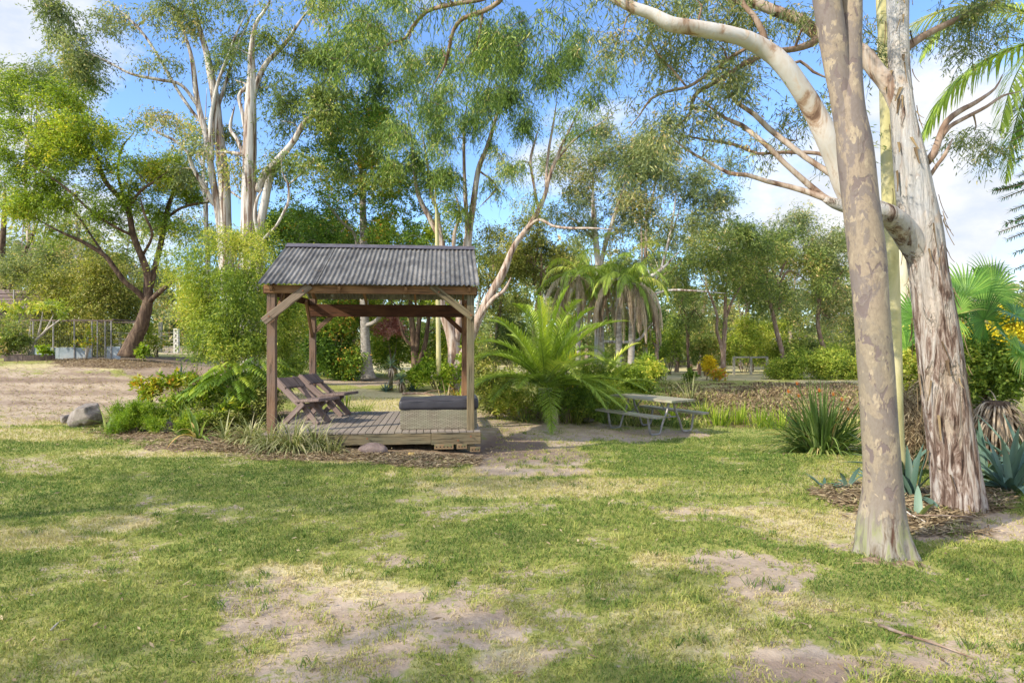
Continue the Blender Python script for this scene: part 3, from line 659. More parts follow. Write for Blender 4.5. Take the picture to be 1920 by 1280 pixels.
def make_tree(name, label, cat, base, limbs, blobs, bark, leafm, k=45, sig=.3, L=.14, W=.035, droop=.6, hang=.15, frac=.8, group=None,
              extra=None, sides=12, wob=.12, up=0, rbase=.022, partname='trunk', crown='crown', flare=0, sag=.12, den=.62):
    base = np.asarray(base, float); t = thing(name, label, cat, base, 0, group)
    mb = MB(); nodes = []
    for i, l in enumerate(limbs):
        s = limb(l) if not isinstance(l, np.ndarray) else l
        s[:, 3] *= np.interp(np.linspace(0, 1, len(s)), [0, .75, 1], [1, 1, .35])
        if flare and i == 0:
            h = s[:, 2]-s[0, 2]; s[:, 3] *= 1+flare*np.exp(-h/(.9*s[0, 3]*2.2))
        tube(mb, s[:, :3], s[:, 3], sides if i == 0 or s[0, 3] > .06 else max(6, sides//2), cap=True, disp=wobble(wob, 3, .35, i+1)); nodes.append(s)
    nodes = np.vstack(nodes); cl = blob_clumps(blobs, den)
    if extra is not None: cl = np.vstack([cl, extra])
    if len(cl):
        hi = nodes[nodes[:, 2] > nodes[:, 2].min()+.15*(nodes[:, 2].max()-nodes[:, 2].min())]
        connect(mb, hi, cl, rbase=rbase, frac=frac, sag=sag)
    mb.build(partname, bark, t, True, loc=base)
    if len(cl):
        if L > .1: L *= .76; W *= .8; k = int(k*1.5); sig = np.asarray(sig)*.85
        m2 = MB(); tone = np.clip(fbm(cl[:, 0]*.7, cl[:, 1]*.7, cl[:, 2]*.7, 2, 3)*2.1-.58+rs.randn(len(cl))*.22, 0, 1)
        leaves(m2, cl, k, sig, L, W, droop, hang, up, tone); m2.build(crown, leafm, t, False, loc=base)
    return t

# ---- ribbons for strap leaves, fronds and fans
def ribbons(mb, base, dirs, L, W, arch, seg=6, r=.5, taper=1.6, fold=.0, tipdroop=0):
    """many leaves at once: base (n,3) dirs (n,3) unit, arch = how strongly gravity bends them"""
    base = np.asarray(base, float); n_ = len(base); dirs = nrm(dirs)
    L = np.ones(n_)*L; W = np.ones(n_)*W; arch = np.ones(n_)*arch; r = np.ones(n_)*r
    side = np.cross(dirs, [0, 0, 1.0]); bad = np.linalg.norm(side, axis=1) < .05; side[bad] = [1, 0, 0]; side = nrm(side)
    p = base.copy(); d = dirs.copy(); rows = []
    for i in range(seg+1):
        t = i/seg; w_ = W*np.clip((1-t**taper), .03, 1)*(.55+.45*min(1, t*5))
        nrmv = nrm(np.cross(side, d))
        rows.append(np.stack([p-side*w_[:, None]/2+nrmv*(fold*w_)[:, None], p, p+side*w_[:, None]/2+nrmv*(fold*w_)[:, None]], 1))
        d = d.copy(); d[:, 2] -= arch/seg*(1+tipdroop*t); d = nrm(d); p = p+d*(L/seg)[:, None]
    v = np.stack(rows, 1)  # n, seg+1, 3, 3
    k = np.arange(n_)[:, None, None]*(seg+1)*3+np.arange(seg)[None, :, None]*3
    f = []
    for c in (0, 1): f.append((k+np.array([c, c+1, c+4, c+3])[None, None]).reshape(-1, 4))
    mb.add(v.reshape(-1, 3), np.concatenate(f), np.repeat(r, (seg+1)*3))
def rosette(mb, c, n_, L, W, arch=1.2, tilt=(15, 75), seg=6, fold=.15, spread=.03, taper=1.6, lv=.3, tip=0, tone=None):
    a = rs.rand(n_)*2*math.pi; el = R(90)-np.radians(rs.uniform(tilt[0], tilt[1], n_))
    d = np.stack([np.cos(a)*np.cos(el), np.sin(a)*np.cos(el), np.sin(el)], 1)
    b = np.asarray(c)+np.stack([np.cos(a), np.sin(a), 0*a], 1)*spread*rs.rand(n_)[:, None]
    ribbons(mb, b, d, L*(1-lv+lv*rs.rand(n_)*1.3), W*(.8+.4*rs.rand(n_)), arch*(.6+.8*rs.rand(n_)), seg, rs.rand(n_) if tone is None else np.clip(tone+rs.randn(n_)*.2, 0, 1), taper, fold, tip)
def frond(mb, stem, base, d0, L, arch, nl=44, ll=.45, lw=.03, droop=.5, r=.5, vee=.5, lead=.12, stemr=.014):
    """pinnate frond: rachis tube in stem, leaflets in mb"""
    seg = 14; p = np.array(base, float); d = nrm(np.array(d0, float)); P_ = [p.copy()]; D_ = [d.copy()]
    for i in range(seg):
        d = d.copy(); d[2] -= arch/seg*(.5+1.2*i/seg); d = nrm(d); p = p+d*L/seg; P_.append(p.copy()); D_.append(d.copy())
    P_ = np.array(P_); D_ = np.array(D_)
    tube(stem, P_, np.linspace(stemr, .004, len(P_)), 5, cap=False, r=r)
    t = np.linspace(lead, 1, nl); idx = t*seg; i0 = np.minimum(idx.astype(int), seg-1); fr = (idx-i0)[:, None]
    pos = P_[i0]*(1-fr)+P_[i0+1]*fr; dd = nrm(D_[i0]*(1-fr)+D_[i0+1]*fr)
    side = np.cross(dd, [0, 0, 1.0]); side = nrm(side+1e-6); upn = np.cross(side, dd)
    prof = np.sin(np.clip(.12+.9*t, 0, 1)*math.pi)**.6*.85+.15
    for sgn in (-1, 1):
        ld = side*sgn*(.75)+dd*(.55+.5*t[:, None])+upn*vee*.6+rs.randn(nl, 3)*.1
        ribbons(mb, pos, ld, ll*prof*(.85+.3*rs.rand(nl)), lw, droop, 4, np.clip(r+rs.randn(nl)*.12, 0, 1), 2.0, .1)
def palm(name, label, base, trunkh, trunkr, fronds, leafm, L=2.4, nl=46, ll=.45, lw=.03, els=(80, -10), arch=1.0, droop=.5, dead=0, deadL=1.6, lean=(0, 0), group=None, trunkm=None, vee=.5, seedaz=0, mid=0, azr=None):
    base = np.asarray(base, float); t = thing(name, label, 'palm', base, 0, group)
    top = base+np.array([lean[0], lean[1], trunkh])
    if trunkh > .1:
        mb = MB(); n_ = max(6, int(trunkh/.12)); q = np.linspace(0, 1, n_)[:, None]; pth = base+(top-base)*q+np.array([lean[0], lean[1], 0])*.3*np.sin(q*3.14)
        pth[0, 2] -= .1; rr = trunkr*(1+.25*np.exp(-q[:, 0]*trunkh/.3)+.04*np.sin(q[:, 0]*trunkh*50)); tube(mb, pth, rr, 14, disp=wobble(.06)); mb.build('trunk', trunkm or M_PALMTRUNK, t, True, loc=base)
    lv = MB(); st = MB()
    for i in range(fronds):
        u = (i+.5)/fronds; az = seedaz+i*2.39996 if azr is None else rs.uniform(*azr); el = R(els[0]+(els[1]-els[0])*u**.8+rs.randn()*5)
        d = [math.cos(az)*math.cos(el), math.sin(az)*math.cos(el), math.sin(el)]
        frond(lv, st, top+np.array(d)*trunkr*.6+np.array([0, 0, .1*(1-u)]), d, L*(.8+.3*rs.rand()), arch*(.7+.6*rs.rand()), nl, ll, lw, droop, r=np.clip(.65-.3*u+rs.randn()*.15, 0, 1), vee=vee)
    lv.build('leaflets', leafm, t, True, loc=base); st.build('frond_stems', LM['strap'], t, True, loc=base)
    if dead:
        dl = MB(); ds = MB()
        for i in range(dead):
            az = rs.rand()*6.28; el = R(rs.uniform(-35, 20)); d = [math.cos(az)*math.cos(el), math.sin(az)*math.cos(el), math.sin(el)]
            frond(dl, ds, top+np.array(d)*trunkr*.7-np.array([0, 0, .1]), d, deadL*(.7+.5*rs.rand()), 4.5, 30, ll*1.0, lw*.8, 3.5, r=rs.rand(), vee=-.2)
        dl.build('dead_fronds', LM['deadpalm'], t, True, loc=base); ds.build('dead_stems', LM['deadpalm'], t, True, loc=base)
    return t
def shrub(name, label, blobs, leafm, px, Y, k=40, sig=.18, L=.07, W=.03, droop=.2, hang=0, stems=6, bark=None, cat='shrub', group=None, up=.1, frac=.5, stemr=.02, dz=0, ht=None):
    b = at(px, Y, dz); cl = blob_clumps(blobs)
    cl[:, 2] = np.maximum(cl[:, 2], ghz(cl[:, 0], cl[:, 1])+.08)
    cx = cl.mean(0); spread = cl[:, 0].std()+.05; ls = []
    for i in range(stems):
        a = rs.rand()*6.28; x0 = b+np.array([math.cos(a), math.sin(a), 0])*spread*.25*rs.rand()
        tgt = cl[rs.randint(len(cl))]; tgt = x0+(tgt-x0)*.75
        pts = np.array([x0-[0, 0, .05], x0+(tgt-x0)*.4+rs.randn(3)*spread*.08+[0, 0, .1], tgt]); s = spline(np.hstack([pts, [[stemr], [stemr*.75], [stemr*.35]]]), n=4); ls.append(s)
    return make_tree(name, label, cat, b, ls, [], bark or M_STEM, leafm, k, sig, L, W, droop, hang, frac, group, extra=cl, sides=6, up=up, rbase=.006, partname='stems', crown='foliage', sag=.05)
# ================================================================ GAZEBO
M_HOLE = plain('dark_core_hole', (.012, .01, .008), .95)
M_WOOD_BR2 = woodmat('greyed_brown_brace', (.16, .11, .08), (.3, .23, .17), (.2, .16, .12))
TH = R(6.2); gO = Vector((-.66, 9.93, 0))   # front right post centre
Wd, Dp = 3.05, 3.0
gaz = thing('gazebo', 'open timber gazebo with a dark corrugated iron gable roof standing on a low deck', 'gazebo', (gO.x, gO.y, gz(gO.x, gO.y)), TH)
z0 = gaz.location.z
def L_(x, y, z): return (x, y, z-z0)       # local: x 0..-Wd (left), y 0..Dp (back), z world
DZ = .245
FRm, FLm, RRm, RLm = (0, 0), (-Wd, 0), (0, Dp), (-Wd, Dp)
beam('post', L_(0, 0, -.08), L_(0, 0, 2.47), .115, .115, M_WOOD_OLIVE, gaz, wob=.006)
beam('post', L_(-Wd, 0, -.05), L_(-Wd, 0, 2.47), .125, .125, M_WOOD_RED, gaz, wob=.008)
beam('post', L_(0, Dp, 0), L_(0, Dp, 2.5), .115, .115, M_WOOD_BR, gaz, wob=.006)
beam('post', L_(-Wd, Dp, 0), L_(-Wd, Dp, 2.5), .12, .12, M_WOOD_RED, gaz, wob=.008)
# plates
beam('front_beam', L_(-Wd-.09, -.085, 2.45), L_(.09, -.085, 2.45), .05, .125, M_WOOD_BR, gaz)
beam('rear_beam', L_(-Wd-.09, Dp-.09, 2.27), L_(.09, Dp-.09, 2.27), .05, .25, M_WOOD_DARK, gaz)
for x in (0, -Wd):
    beam('side_beam', L_(x+(.085 if x == 0 else -.085), -.1, 2.44), L_(x+(.085 if x == 0 else -.085), Dp+.1, 2.44), .045, .12, M_WOOD_DARK, gaz)
RZ, EZ = 3.33, 2.50; yr = Dp/2; ye0, ye1 = -.24, Dp+.24
# rafters
for x in (-Wd+.03, -Wd*.66, -Wd*.33, -.03):
    beam('rafter', L_(x, ye0+.05, EZ-.055), L_(x, yr, RZ-.07), .045, .09, M_WOOD_BR, gaz, up=(0, 0, 1))
    beam('rafter', L_(x, ye1-.05, EZ-.055), L_(x, yr, RZ-.07), .045, .09, M_WOOD_BR, gaz, up=(0, 0, 1))
for x in (-Wd*.7, -Wd*.34):
    beam('rafter_tie', L_(x, -.02, 2.33), L_(x, .0, 2.45), .035, .09, M_WOOD_OLIVE, gaz)
beam('ridge_board', L_(-Wd-.1, yr, RZ-.08), L_(.1, yr, RZ-.08), .035, .12, M_WOOD_DARK, gaz)
beam('purlin', L_(-Wd-.1, .75, 2.83), L_(.1, .75, 2.83), .04, .05, M_WOOD_BR, gaz)
# knee braces
def brace(a, b, m, w=.04, h=.1, nm='brace'): return beam(nm, L_(*a), L_(*b), h, w, m, gaz)
beam('brace', L_(.03, -.125, 2.02), L_(-.62, -.125, 2.52), .045, .105, M_WOOD_OLIVE, gaz)
beam('brace', L_(-Wd-.09, -.135, 1.95), L_(-Wd+.60, -.135, 2.51), .05, .12, M_WOOD_BR2, gaz)
beam('brace', L_(-.04, Dp-.02, 1.85), L_(-.52, Dp-.02, 2.3), .045, .09, M_WOOD_DARK, gaz)
beam('brace', L_(-Wd+.04, Dp-.02, 1.85), L_(-Wd+.52, Dp-.02, 2.3), .045, .09, M_WOOD_RED, gaz)
beam('brace', L_(-Wd, Dp-.05, 1.75), L_(-Wd, Dp-.62, 2.42), .045, .09, M_WOOD_BR, gaz)
beam('brace', L_(0, Dp-.05, 1.8), L_(0, Dp-.6, 2.42), .045, .09, M_WOOD_BR, gaz)
beam('brace', L_(-Wd+.02, .05, 1.95), L_(-Wd+.02, .6, 2.42), .045, .09, M_WOOD_BR, gaz)
for x_, y_, z_ in [(0, -.17, 2.06), (-.5, -.17, 2.42), (-Wd+.0, -.185, 2.03), (-Wd+.5, -.185, 2.42), (0, -.125, .16), (-.2, -.125, .1), (-1.6, -.12, .15), (-2.8, -.12, .14)]:
    bm = bmesh.new(); bmesh.ops.create_cone(bm, cap_ends=True, segments=8, radius1=.014, radius2=.011, depth=.02); bmesh.ops.rotate(bm, cent=(0, 0, 0), matrix=Matrix.Rotation(R(90), 3, 'X'), verts=bm.verts); o = obj_bm('bolt', bm, M_RUST, gaz); o.location = L_(x_, y_, z_)
# corrugated sheets
def sheet(x0, x1, ya, za, yb, zb, lift=0):
    """corrugated sheet from eave (ya,za) to ridge (yb,zb) with real thickness"""
    nn = int(round((x1-x0)/.0762*10)); xs = np.linspace(x0, x1, nn+1); L = math.hypot(yb-ya, zb-za); ts = np.linspace(0, 1, 13)
    nv = np.array([0, -(zb-za), (yb-ya)])/L; nv = nv if nv[2] > 0 else -nv
    mb = MB(); hw = .0105*np.cos((xs-x0)/.0762*2*math.pi)
    for side in (0, 1):
        rows = []
        for i, t in enumerate(ts):
            b = np.array([0, ya+(yb-ya)*t, za+(zb-za)*t-z0])
            pts = np.stack([xs, np.full_like(xs, b[1]), np.full_like(xs, b[2])], 1)+nv*(hw+lift+(-.0022 if side else 0)+.004*math.sin(i*1.3)*(0 if i in (0, 12) else .4))[:, None]
            rows.append(pts)
        v = np.concatenate(rows); w_ = len(xs); i = np.arange(12)[:, None]*w_; j = np.arange(w_-1)[None]
        f = np.stack([i+j, i+j+1, i+w_+j+1, i+w_+j], -1).reshape(-1, 4)
        mb.add(v, f if nv[1] < 0 and not side or nv[1] > 0 and side else f[:, ::-1])
    # close the eave edge
    w_ = len(xs); tot = 13*w_; j = np.arange(w_-1)
    mb.f.append(np.stack([j, j+1, tot+j+1, tot+j], -1)); mb.f.append(np.stack([12*w_+j, 12*w_+j+1, tot+12*w_+j+1, tot+12*w_+j], -1))
    return mb.build('roof_sheet', M_ROOF, gaz, True)
xa, xb = -Wd-.14, .13; wS = (xb-xa)/4
for i in range(4):
    sheet(xa+i*wS-(.02 if i else 0), xa+(i+1)*wS+.02*(i < 3), ye0, EZ, yr, RZ, lift=.004*(i % 2)+.02)
    sheet(xa+i*wS-(.02 if i else 0), xa+(i+1)*wS+.02*(i < 3), ye1, EZ, yr, RZ, lift=.004*(i % 2)+.02)
# ridge cap
mb = MB(); prof = []
sl_ = math.atan2(RZ-EZ, yr-ye0)
for d_, s_ in ((-.16, 0), (-.02, 0), (0, 1), (.02, 0), (.16, 0)):
    prof.append((yr+d_*math.cos(sl_), RZ+.052-abs(d_)*math.sin(sl_)+.012*s_-z0))
for off in (0, -.003):
    rows = [[(x, py_, pz_+off) for py_, pz_ in prof] for x in (xa-.005, xb+.005)]
    v = np.array(rows).reshape(-1, 3); mb.add(v, np.array([[i, i+1, i+6, i+5] for i in range(4)]))
mb.build('ridge_cap', plain('ridge_cap_metal', (.11, .1, .115), .5, .15), gaz, False)
# deck
mb = MB()
nb = 30; bw = (Wd+.3)/nb
for i in range(nb):
    x0 = -Wd-.14+i*bw; bm_r = random.random(); e = random.uniform(-.006, .006); zt = DZ+random.uniform(-.002, .002)-z0
    y0_, y1_ = -.1+e, Dp-.15+random.uniform(-.01, .01)
    x1 = x0+bw-.009
    c = .004
    v = [(x0+c, y0_, zt), (x1-c, y0_, zt), (x1-c, y1_, zt), (x0+c, y1_, zt), (x0, y0_, zt-c), (x1, y0_, zt-c), (x1, y1_, zt-c), (x0, y1_, zt-c), (x0, y0_, zt-.024), (x1, y0_, zt-.024), (x1, y1_, zt-.024), (x0, y1_, zt-.024)]
    f = [(0, 1, 2, 3), (4, 5, 1, 0), (5, 6, 2, 1), (6, 7, 3, 2), (7, 4, 0, 3), (8, 9, 5, 4), (9, 10, 6, 5), (10, 11, 7, 6), (11, 8, 4, 7), (11, 10, 9, 8)]
    mb.add(v, f, bm_r)
mb.build('deck_boards', M_DECK, gaz, False)
beam('fascia_board', L_(-Wd-.15, -.075, DZ-.115), L_(-.62, -.075, DZ-.115), .035, .17, M_WOOD_OLIVE, gaz, wob=.004)
beam('fascia_board', L_(-.615, -.077, DZ-.12), L_(.16, -.077, DZ-.12), .038, .19, M_WOOD_OLIVE, gaz, wob=.004)
beam('side_joist', L_(.15, -.05, DZ-.115), L_(.15, Dp-.2, DZ-.115), .035, .17, M_WOOD_OLIVE, gaz)
beam('side_joist', L_(-Wd-.13, -.05, DZ-.115), L_(-Wd-.13, Dp-.2, DZ-.115), .035, .17, M_WOOD_OLIVE, gaz)
def gw(x, y, z):  # gazebo local to world
    c, s = math.cos(TH), math.sin(TH); return (gO.x+x*c-y*s, gO.y+x*s+y*c, z)

# holed bricks under the deck corner
def brick(label, x, y, z, L=.22, rz=0):
    t = thing('holed_brick', label, 'brick', gw(x, y, z), TH+rz, 'bricks propping up the deck corner')
    bm = box_mesh(L, .1, .075, .004); o = obj_bm('brick_body', bm, M_BRICK, t)
    for k in range(5 if L > .2 else 3):
        mb = MB()
        cx = -L/2+.035+k*(L-.07)/(4 if L > .2 else 2); a = np.arange(12)*math.pi/6
        v = np.stack([cx+.011*np.cos(a), np.full(12, -.0515), .011*np.sin(a)], 1); mb.add(v, [list(range(12))]); mb.build('core_hole', M_HOLE, t, False)
brick('long flat brick with a row of five dark holes under the deck edge', -.42, -.06, .0, .3)
brick('short brick with three holes in the middle of the row under the deck edge', -.14, -.065, .0, .16)
brick('mossy brick standing lower at the right end under the deck corner', .07, -.075, -.05, .16)

# ---------------- wicker storage bench
wb = thing('wicker_storage_bench', 'low grey wicker storage bench topped by a charcoal cushion on the deck', 'storage bench', gw(-.50, .42, DZ+.003), TH)
o = obj_bm('wicker_base', box_mesh(1.22, .62, .31, .012, 2), M_WICKER, wb); o.location.z = .155
bm = box_mesh(1.27, .66, .17, .055, 4)
bmesh.ops.subdivide_edges(bm, edges=[e for e in bm.edges if e.calc_length() > .3], cuts=10, use_grid_fill=True)
for v in bm.verts:
    x_ = v.co.x; v.co.z += .010*math.sin(x_*9+v.co.y*5)*(v.co.z > 0)+.012*(v.co.z > 0)*(x_/.6); v.co.y += .006*math.sin(x_*14)
    if v.co.z > .04: v.co.z += .012*(1-(v.co.y/.33)**2)
o = obj_bm('cushion', bm, M_CUSH, wb, True); o.location.z = .31+.085
for yy in (-.335,):
    mb = MB(); xs = np.linspace(-.58, .6, 30); pts = np.stack([xs, np.full(30, yy+.006), .31+.145+.02*xs/.6+.002*np.sin(xs*20)], 1); tube(mb, pts, .004, 6); pp = mb.build('piping', M_CUSH, o); pp.location.z = -(.31+.085)

# ---------------- slab chairs
def chair(label, loc, rz):
    t = thing('slab_chair', label, 'chair', loc, rz, 'timber slab chairs at the left side of the deck')
    hwid = .21
    for s in (-1, 1):
        y = s*hwid
        mb_o = beam('back_slab', (.12, y, .30), (-.47, y, .74), .05, .115, M_WOOD_CHAIR, t, up=(0, 0, 1), wob=.008)
        beam('front_leg', (.0, y-s*.056, .39), (.40, y-s*.056, .0), .05, .1, M_WOOD_CHAIR, t, wob=.008)
        beam('rear_leg', (.2, y+s*.056, .36), (-.22, y+s*.056, .0), .05, .09, M_WOOD_CHAIR, t, wob=.006)
    o = obj_bm('seat', rb(box_mesh(.52, .56, .05, .01), 9), M_WOOD_CHAIR, t); o.location = (.27, 0, .405); o.rotation_euler.y = R(-4)
    bmk = box_mesh(.045, .50, .25, .01)
    o = obj_bm('backrest', rb(bmk, 13), M_WOOD_CHAIR, t); o.location = (-.30, 0, .685); o.rotation_euler.y = R(-50)
    beam('stretcher', (.08, -hwid-.03, .30), (.08, hwid+.03, .30), .05, .07, M_WOOD_CHAIR, t)
    return t
def rb(bm, seed):
    bmesh.ops.subdivide_edges(bm, edges=[e for e in bm.edges if e.calc_length() > .15], cuts=7, use_grid_fill=True); rough(bm, .012, 7, seed); return bm
c1 = P(588, 785, 11.15); c2 = P(603, 775, 12.05)
chair('nearer of two rough brown slab chairs, its seat tilted towards the lawn', (-3.60, 10.85, DZ+.002), R(-22))
chair('farther of two rough brown slab chairs, by the rear left gazebo post', (-3.55, 11.95, DZ+.002), R(-13))

# ================================================================ PICNIC TABLE
pd = nrm(np.array([-.55, .83])); pn = np.array([pd[1], -pd[0]])   # along, across (to the right/near)
pc = np.array([3.05, 13.75]); Zt = gz(*pc)
pt = thing('picnic_table', 'weathered grey picnic table with attached benches on bent steel tube legs', 'picnic table', (pc[0], pc[1], Zt), math.atan2(pd[1], pd[0]))
def plank(name, y0, y1, z, L, t, n_):
    mb = MB(); w_ = (y1-y0)/n_
    for i in range(n_):
        a, b = y0+i*w_+.004, y0+(i+1)*w_-.004; e0, e1 = -L/2+random.uniform(-.02, .02), L/2+random.uniform(-.02, .02)
        c = .005; zt = z+random.uniform(-.002, .002)
        v = [(e0+c, a+c, zt), (e1-c, a+c, zt), (e1-c, b-c, zt), (e0+c, b-c, zt), (e0, a, zt-c), (e1, a, zt-c), (e1, b, zt-c), (e0, b, zt-c), (e0, a, zt-t), (e1, a, zt-t), (e1, b, zt-t), (e0, b, zt-t)]
        f = [(0, 1, 2, 3), (4, 5, 1, 0), (5, 6, 2, 1), (6, 7, 3, 2), (7, 4, 0, 3), (8, 9, 5, 4), (9, 10, 6, 5), (10, 11, 7, 6), (11, 8, 4, 7), (11, 10, 9, 8)]
        mb.add(v, f)
    return mb.build(name, M_TABLE, pt, False)
def tablewood():
    m, nt, out = newmat('sun_bleached_planks'); n = N(nt)
    a = n.noise(n.coord('Object', (1, 16, 16)), 2.5, 6, .6, .4); b = n.noise(n.coord('Object'), 2.5, 4)
    c = n.ramp(a, [(.3, (.14, .125, .09)), (.5, (.29, .26, .19)), (.7, (.42, .39, .3))]); c = n.mix(n.ramp(b, [(.45, 0), (.65, .6)]), c, (.3, .33, .2))
    n.link(n.pbr(c, .85, n.bump(a, .5, .006)), out.inputs[0]); return m
M_TABLE = tablewood()
plank('tabletop', -.36, .36, .74, 1.85, .045, 3)
plank('bench_seat', -.80, -.55, .44, 1.85, .045, 1)
plank('bench_seat', .55, .80, .44, 1.85, .045, 1)
for xx in (-.6, .6):
    mb = MB()
    for s in (-1, 1):
        path = spline([(xx, s*.70, .40), (xx, s*.665, .2), (xx, s*.625, .05), (xx, s*.56, .02), (xx, s*.42, .02), (xx, s*.34, .05), (xx, s*.26, .25), (xx, s*.12, .5), (xx, s*.07, .70)], n=6)
        tube(mb, path, .024, 12)
    tube(mb, [(xx, -.34, .695), (xx, .34, .695)], .018, 8); 
    for s in (-1, 1): tube(mb, [(xx, s*.56, .393), (xx, s*.79, .393)], .016, 8)
    mb.build('leg_frame', M_STEEL, pt, True)
    mb = MB(); sg = -1 if xx > 0 else 1
    tube(mb, spline([(xx, 0, .36), (xx+sg*.15, 0, .46), (xx+sg*.36, 0, .68), (xx+sg*.42, 0, .69)], n=5), .013, 8); tube(mb, [(xx, -.2, .355), (xx, .2, .355)], .014, 8); mb.build('brace', M_STEEL, pt, True)

# ================================================================ ROCKS AND STICKS
def rock(label, px, Y, sx, sy, sz, mat, seed, amp=.35, group=None, sink=.25, nm='boulder', planar=False):
    bm = bmesh.new(); bmesh.ops.create_icosphere(bm, subdivisions=5, radius=1)
    co_ = np.array([v.co[:] for v in bm.verts])
    n1 = fbm(co_[:, 0]*1.3+seed, co_[:, 1]*1.3, co_[:, 2]*1.3, 2, seed)-.5; n2 = fbm(co_[:, 0]*4+seed, co_[:, 1]*4, co_[:, 2]*4, 4, seed+3)-.5
    d = 1+amp*n1*1.6+amp*.35*n2
    if planar:
        for k in range(9):
            q = nrm(np.random.RandomState(seed+k).randn(3)); pr = co_@q; d = np.minimum(d, np.where(pr > .2, .82/np.maximum(pr, .2), 9))
    for v, a in zip(bm.verts, d): v.co = Vector((v.co.x*a*sx, v.co.y*a*sy, v.co.z*a*sz))
    o = obj_bm(nm, bm, mat, None, True); b = at(px, Y); o.location = (b[0], b[1], b[2]+sz*(1-sink)*.8); o.rotation_euler.z = seed
    return tag(o, label, 'rock', group)
rock('large pale grey boulder at the left tip of the garden bed', 163, 11.6, .36, .28, .27, M_ROCK, 5, .5, sink=.2, planar=True)
rock('low grey rock leaning at the left foot of the large boulder', 128, 11.9, .17, .14, .1, M_ROCK, 8, .5, planar=True)
rock('dark round lava rock beside the bright green fern', 309, 10.7, .15, .14, .13, M_ROCKD, 12, .3)
rock('smooth oval brown stone lying in front of the deck', 700, 9.35, .225, .15, .105, M_ROCKR, 3, .12, sink=.1, nm='garden_stone')
rock('mossy flat stone half sunk in litter in front of the deck', 752, 9.35, .12, .08, .035, M_BRICK, 15, .4, nm='garden_stone')
rock('small yellow brown stone in litter between the oval stone and bricks', 772, 9.3, .075, .06, .045, plain('ochre_stone', (.4, .28, .1), .9), 17, .4, nm='garden_stone')
rock('grey flat rock at the grass edge behind the picnic table', 1105, 14.8, .2, .14, .06, M_ROCK, 21, .4)
def stick(label, pts, r, mat=M_PALESTEM, tw=(), nm='fallen_branch', cat='branch'):
    mb = MB(); p = []
    for px, Y, dz in pts: b = at(px, Y); b[2] = surf(b[0], b[1])[0]+dz; p.append(b)
    s = spline(np.array(p), n=5); tube(mb, s, np.linspace(r, r*.35, len(s)), 8, disp=wobble(.2))
    for i, dx, dy, dz in tw:
        q = s[i]; tube(mb, spline([q, q+np.array([dx*.5, dy*.5, dz*.7+.01]), q+np.array([dx, dy, dz])], n=4), np.linspace(r*.5, r*.2, 9), 6)
    o = mb.build(nm, mat, None, True, loc=p[0]); return tag(o, label, cat)
def YG(py): return EYE*F/(py-640)
stick('long thin fallen branch on bare soil at the lower right', [(1648, YG(1172), .015), (1700, YG(1195), .03), (1760, YG(1210), .02), (1830, YG(1236), .012)], .011, M_BROWNLIMB, [(6, -.12, -.06, .02)])
stick('pale fallen stick in the mulch left of the spider grasses', [(365, 10.5, .06), (385, 9.9, .04), (420, 9.5, .03)], .012, M_BROWNLIMB, [(5, .25, -.1, .02)])
stick('thin grey twig in mulch below the strap leaf lily', [(355, 9.9, .04), (385, 9.6, .06), (440, 9.3, .03)], .009, M_STEM)
stick('long grey fallen limb lying across the path edge behind the gazebo', [(755, 17.5, .06), (800, 17.2, .1), (840, 16.6, .05)], .04, M_BROWNLIMB, [(4, .5, .2, .08)])
stick('small twig lying in the grass at the lower left', [(95, YG(1185), .01), (110, YG(1172), .015), (122, YG(1165), .01)], .006, M_PALESTEM)
stick('dry palm stalk lying by the trunk of the ragged bark tree', [(1660, YG(930)+.8, .05), (1690, 6.0, .06), (1735, 5.6, .03)], .012, M_PALESTEM)
stick('brown twig across the leaf litter under the ragged bark tree', [(1700, 5.75, .03), (1760, 5.72, .05), (1830, 5.8, .03)], .009, M_BROWNLIMB)

# ================================================================ LEFT: PLANTER, AVIARY, SHED, GATE, FENCES
av = thing('aviary_cage', 'old wire aviary with a rusting galvanised sheet skirt behind the dirt drive', 'aviary', at(140, 21.2), R(3))
zb = av.location.z; k_ = 21.2/F
def ax(px): return (px-140)*k_
avh = (663-590)*k_
mb = MB(); xs = np.linspace(ax(62), ax(172), 40); 
def panel(x0, x1, h, nm='galvanised_skirt'):
    bm = box_mesh(x1-x0, .02, h, .002); o = obj_bm(nm, bm, M_GALV, av); o.location = ((x0+x1)/2, 0, h/2); return o
panel(ax(62), ax(112), .40); panel(ax(112)+.01, ax(142), .41); panel(ax(142)+.01, ax(171), .40); panel(ax(198), ax(223), .44)
for px in (66, 102, 140, 172, 182, 196, 207): beam('frame_post', (ax(px), -.02, 0), (ax(px), -.02, avh), .035, .035, M_STEEL, av, bev=.003)
beam('top_rail', (ax(62), -.02, avh), (ax(210), -.02, avh), .045, .045, M_WOOD_CHAIR, av)
beam('top_rail', (ax(62), 2.2, avh), (ax(210), 2.2, avh), .045, .045, M_WOOD_CHAIR, av)
for px in (62, 140, 210): beam('roof_bearer', (ax(px), -.02, avh+.03), (ax(px), 2.2, avh+.03), .045, .045, M_WOOD_CHAIR, av)
mb = MB()
for x in np.arange(ax(172), ax(207), .05): tube(mb, [(x, -.03, .05), (x, -.03, avh-.05)], .002, 3, cap=False)
for z in np.arange(.05, avh, .05): tube(mb, [(ax(172), -.03, z), (ax(207), -.03, z)], .002, 3, cap=False)
for x in np.arange(ax(62), ax(172), .07): tube(mb, [(x, -.03, .4), (x, -.03, avh)], .0018, 3, cap=False)
mb.build('wire_mesh', M_STEEL, av)
sh = thing('timber_shed', 'weathered timber shed with lapped board roof at the far left edge', 'shed', at(-20, 23.5), R(4))
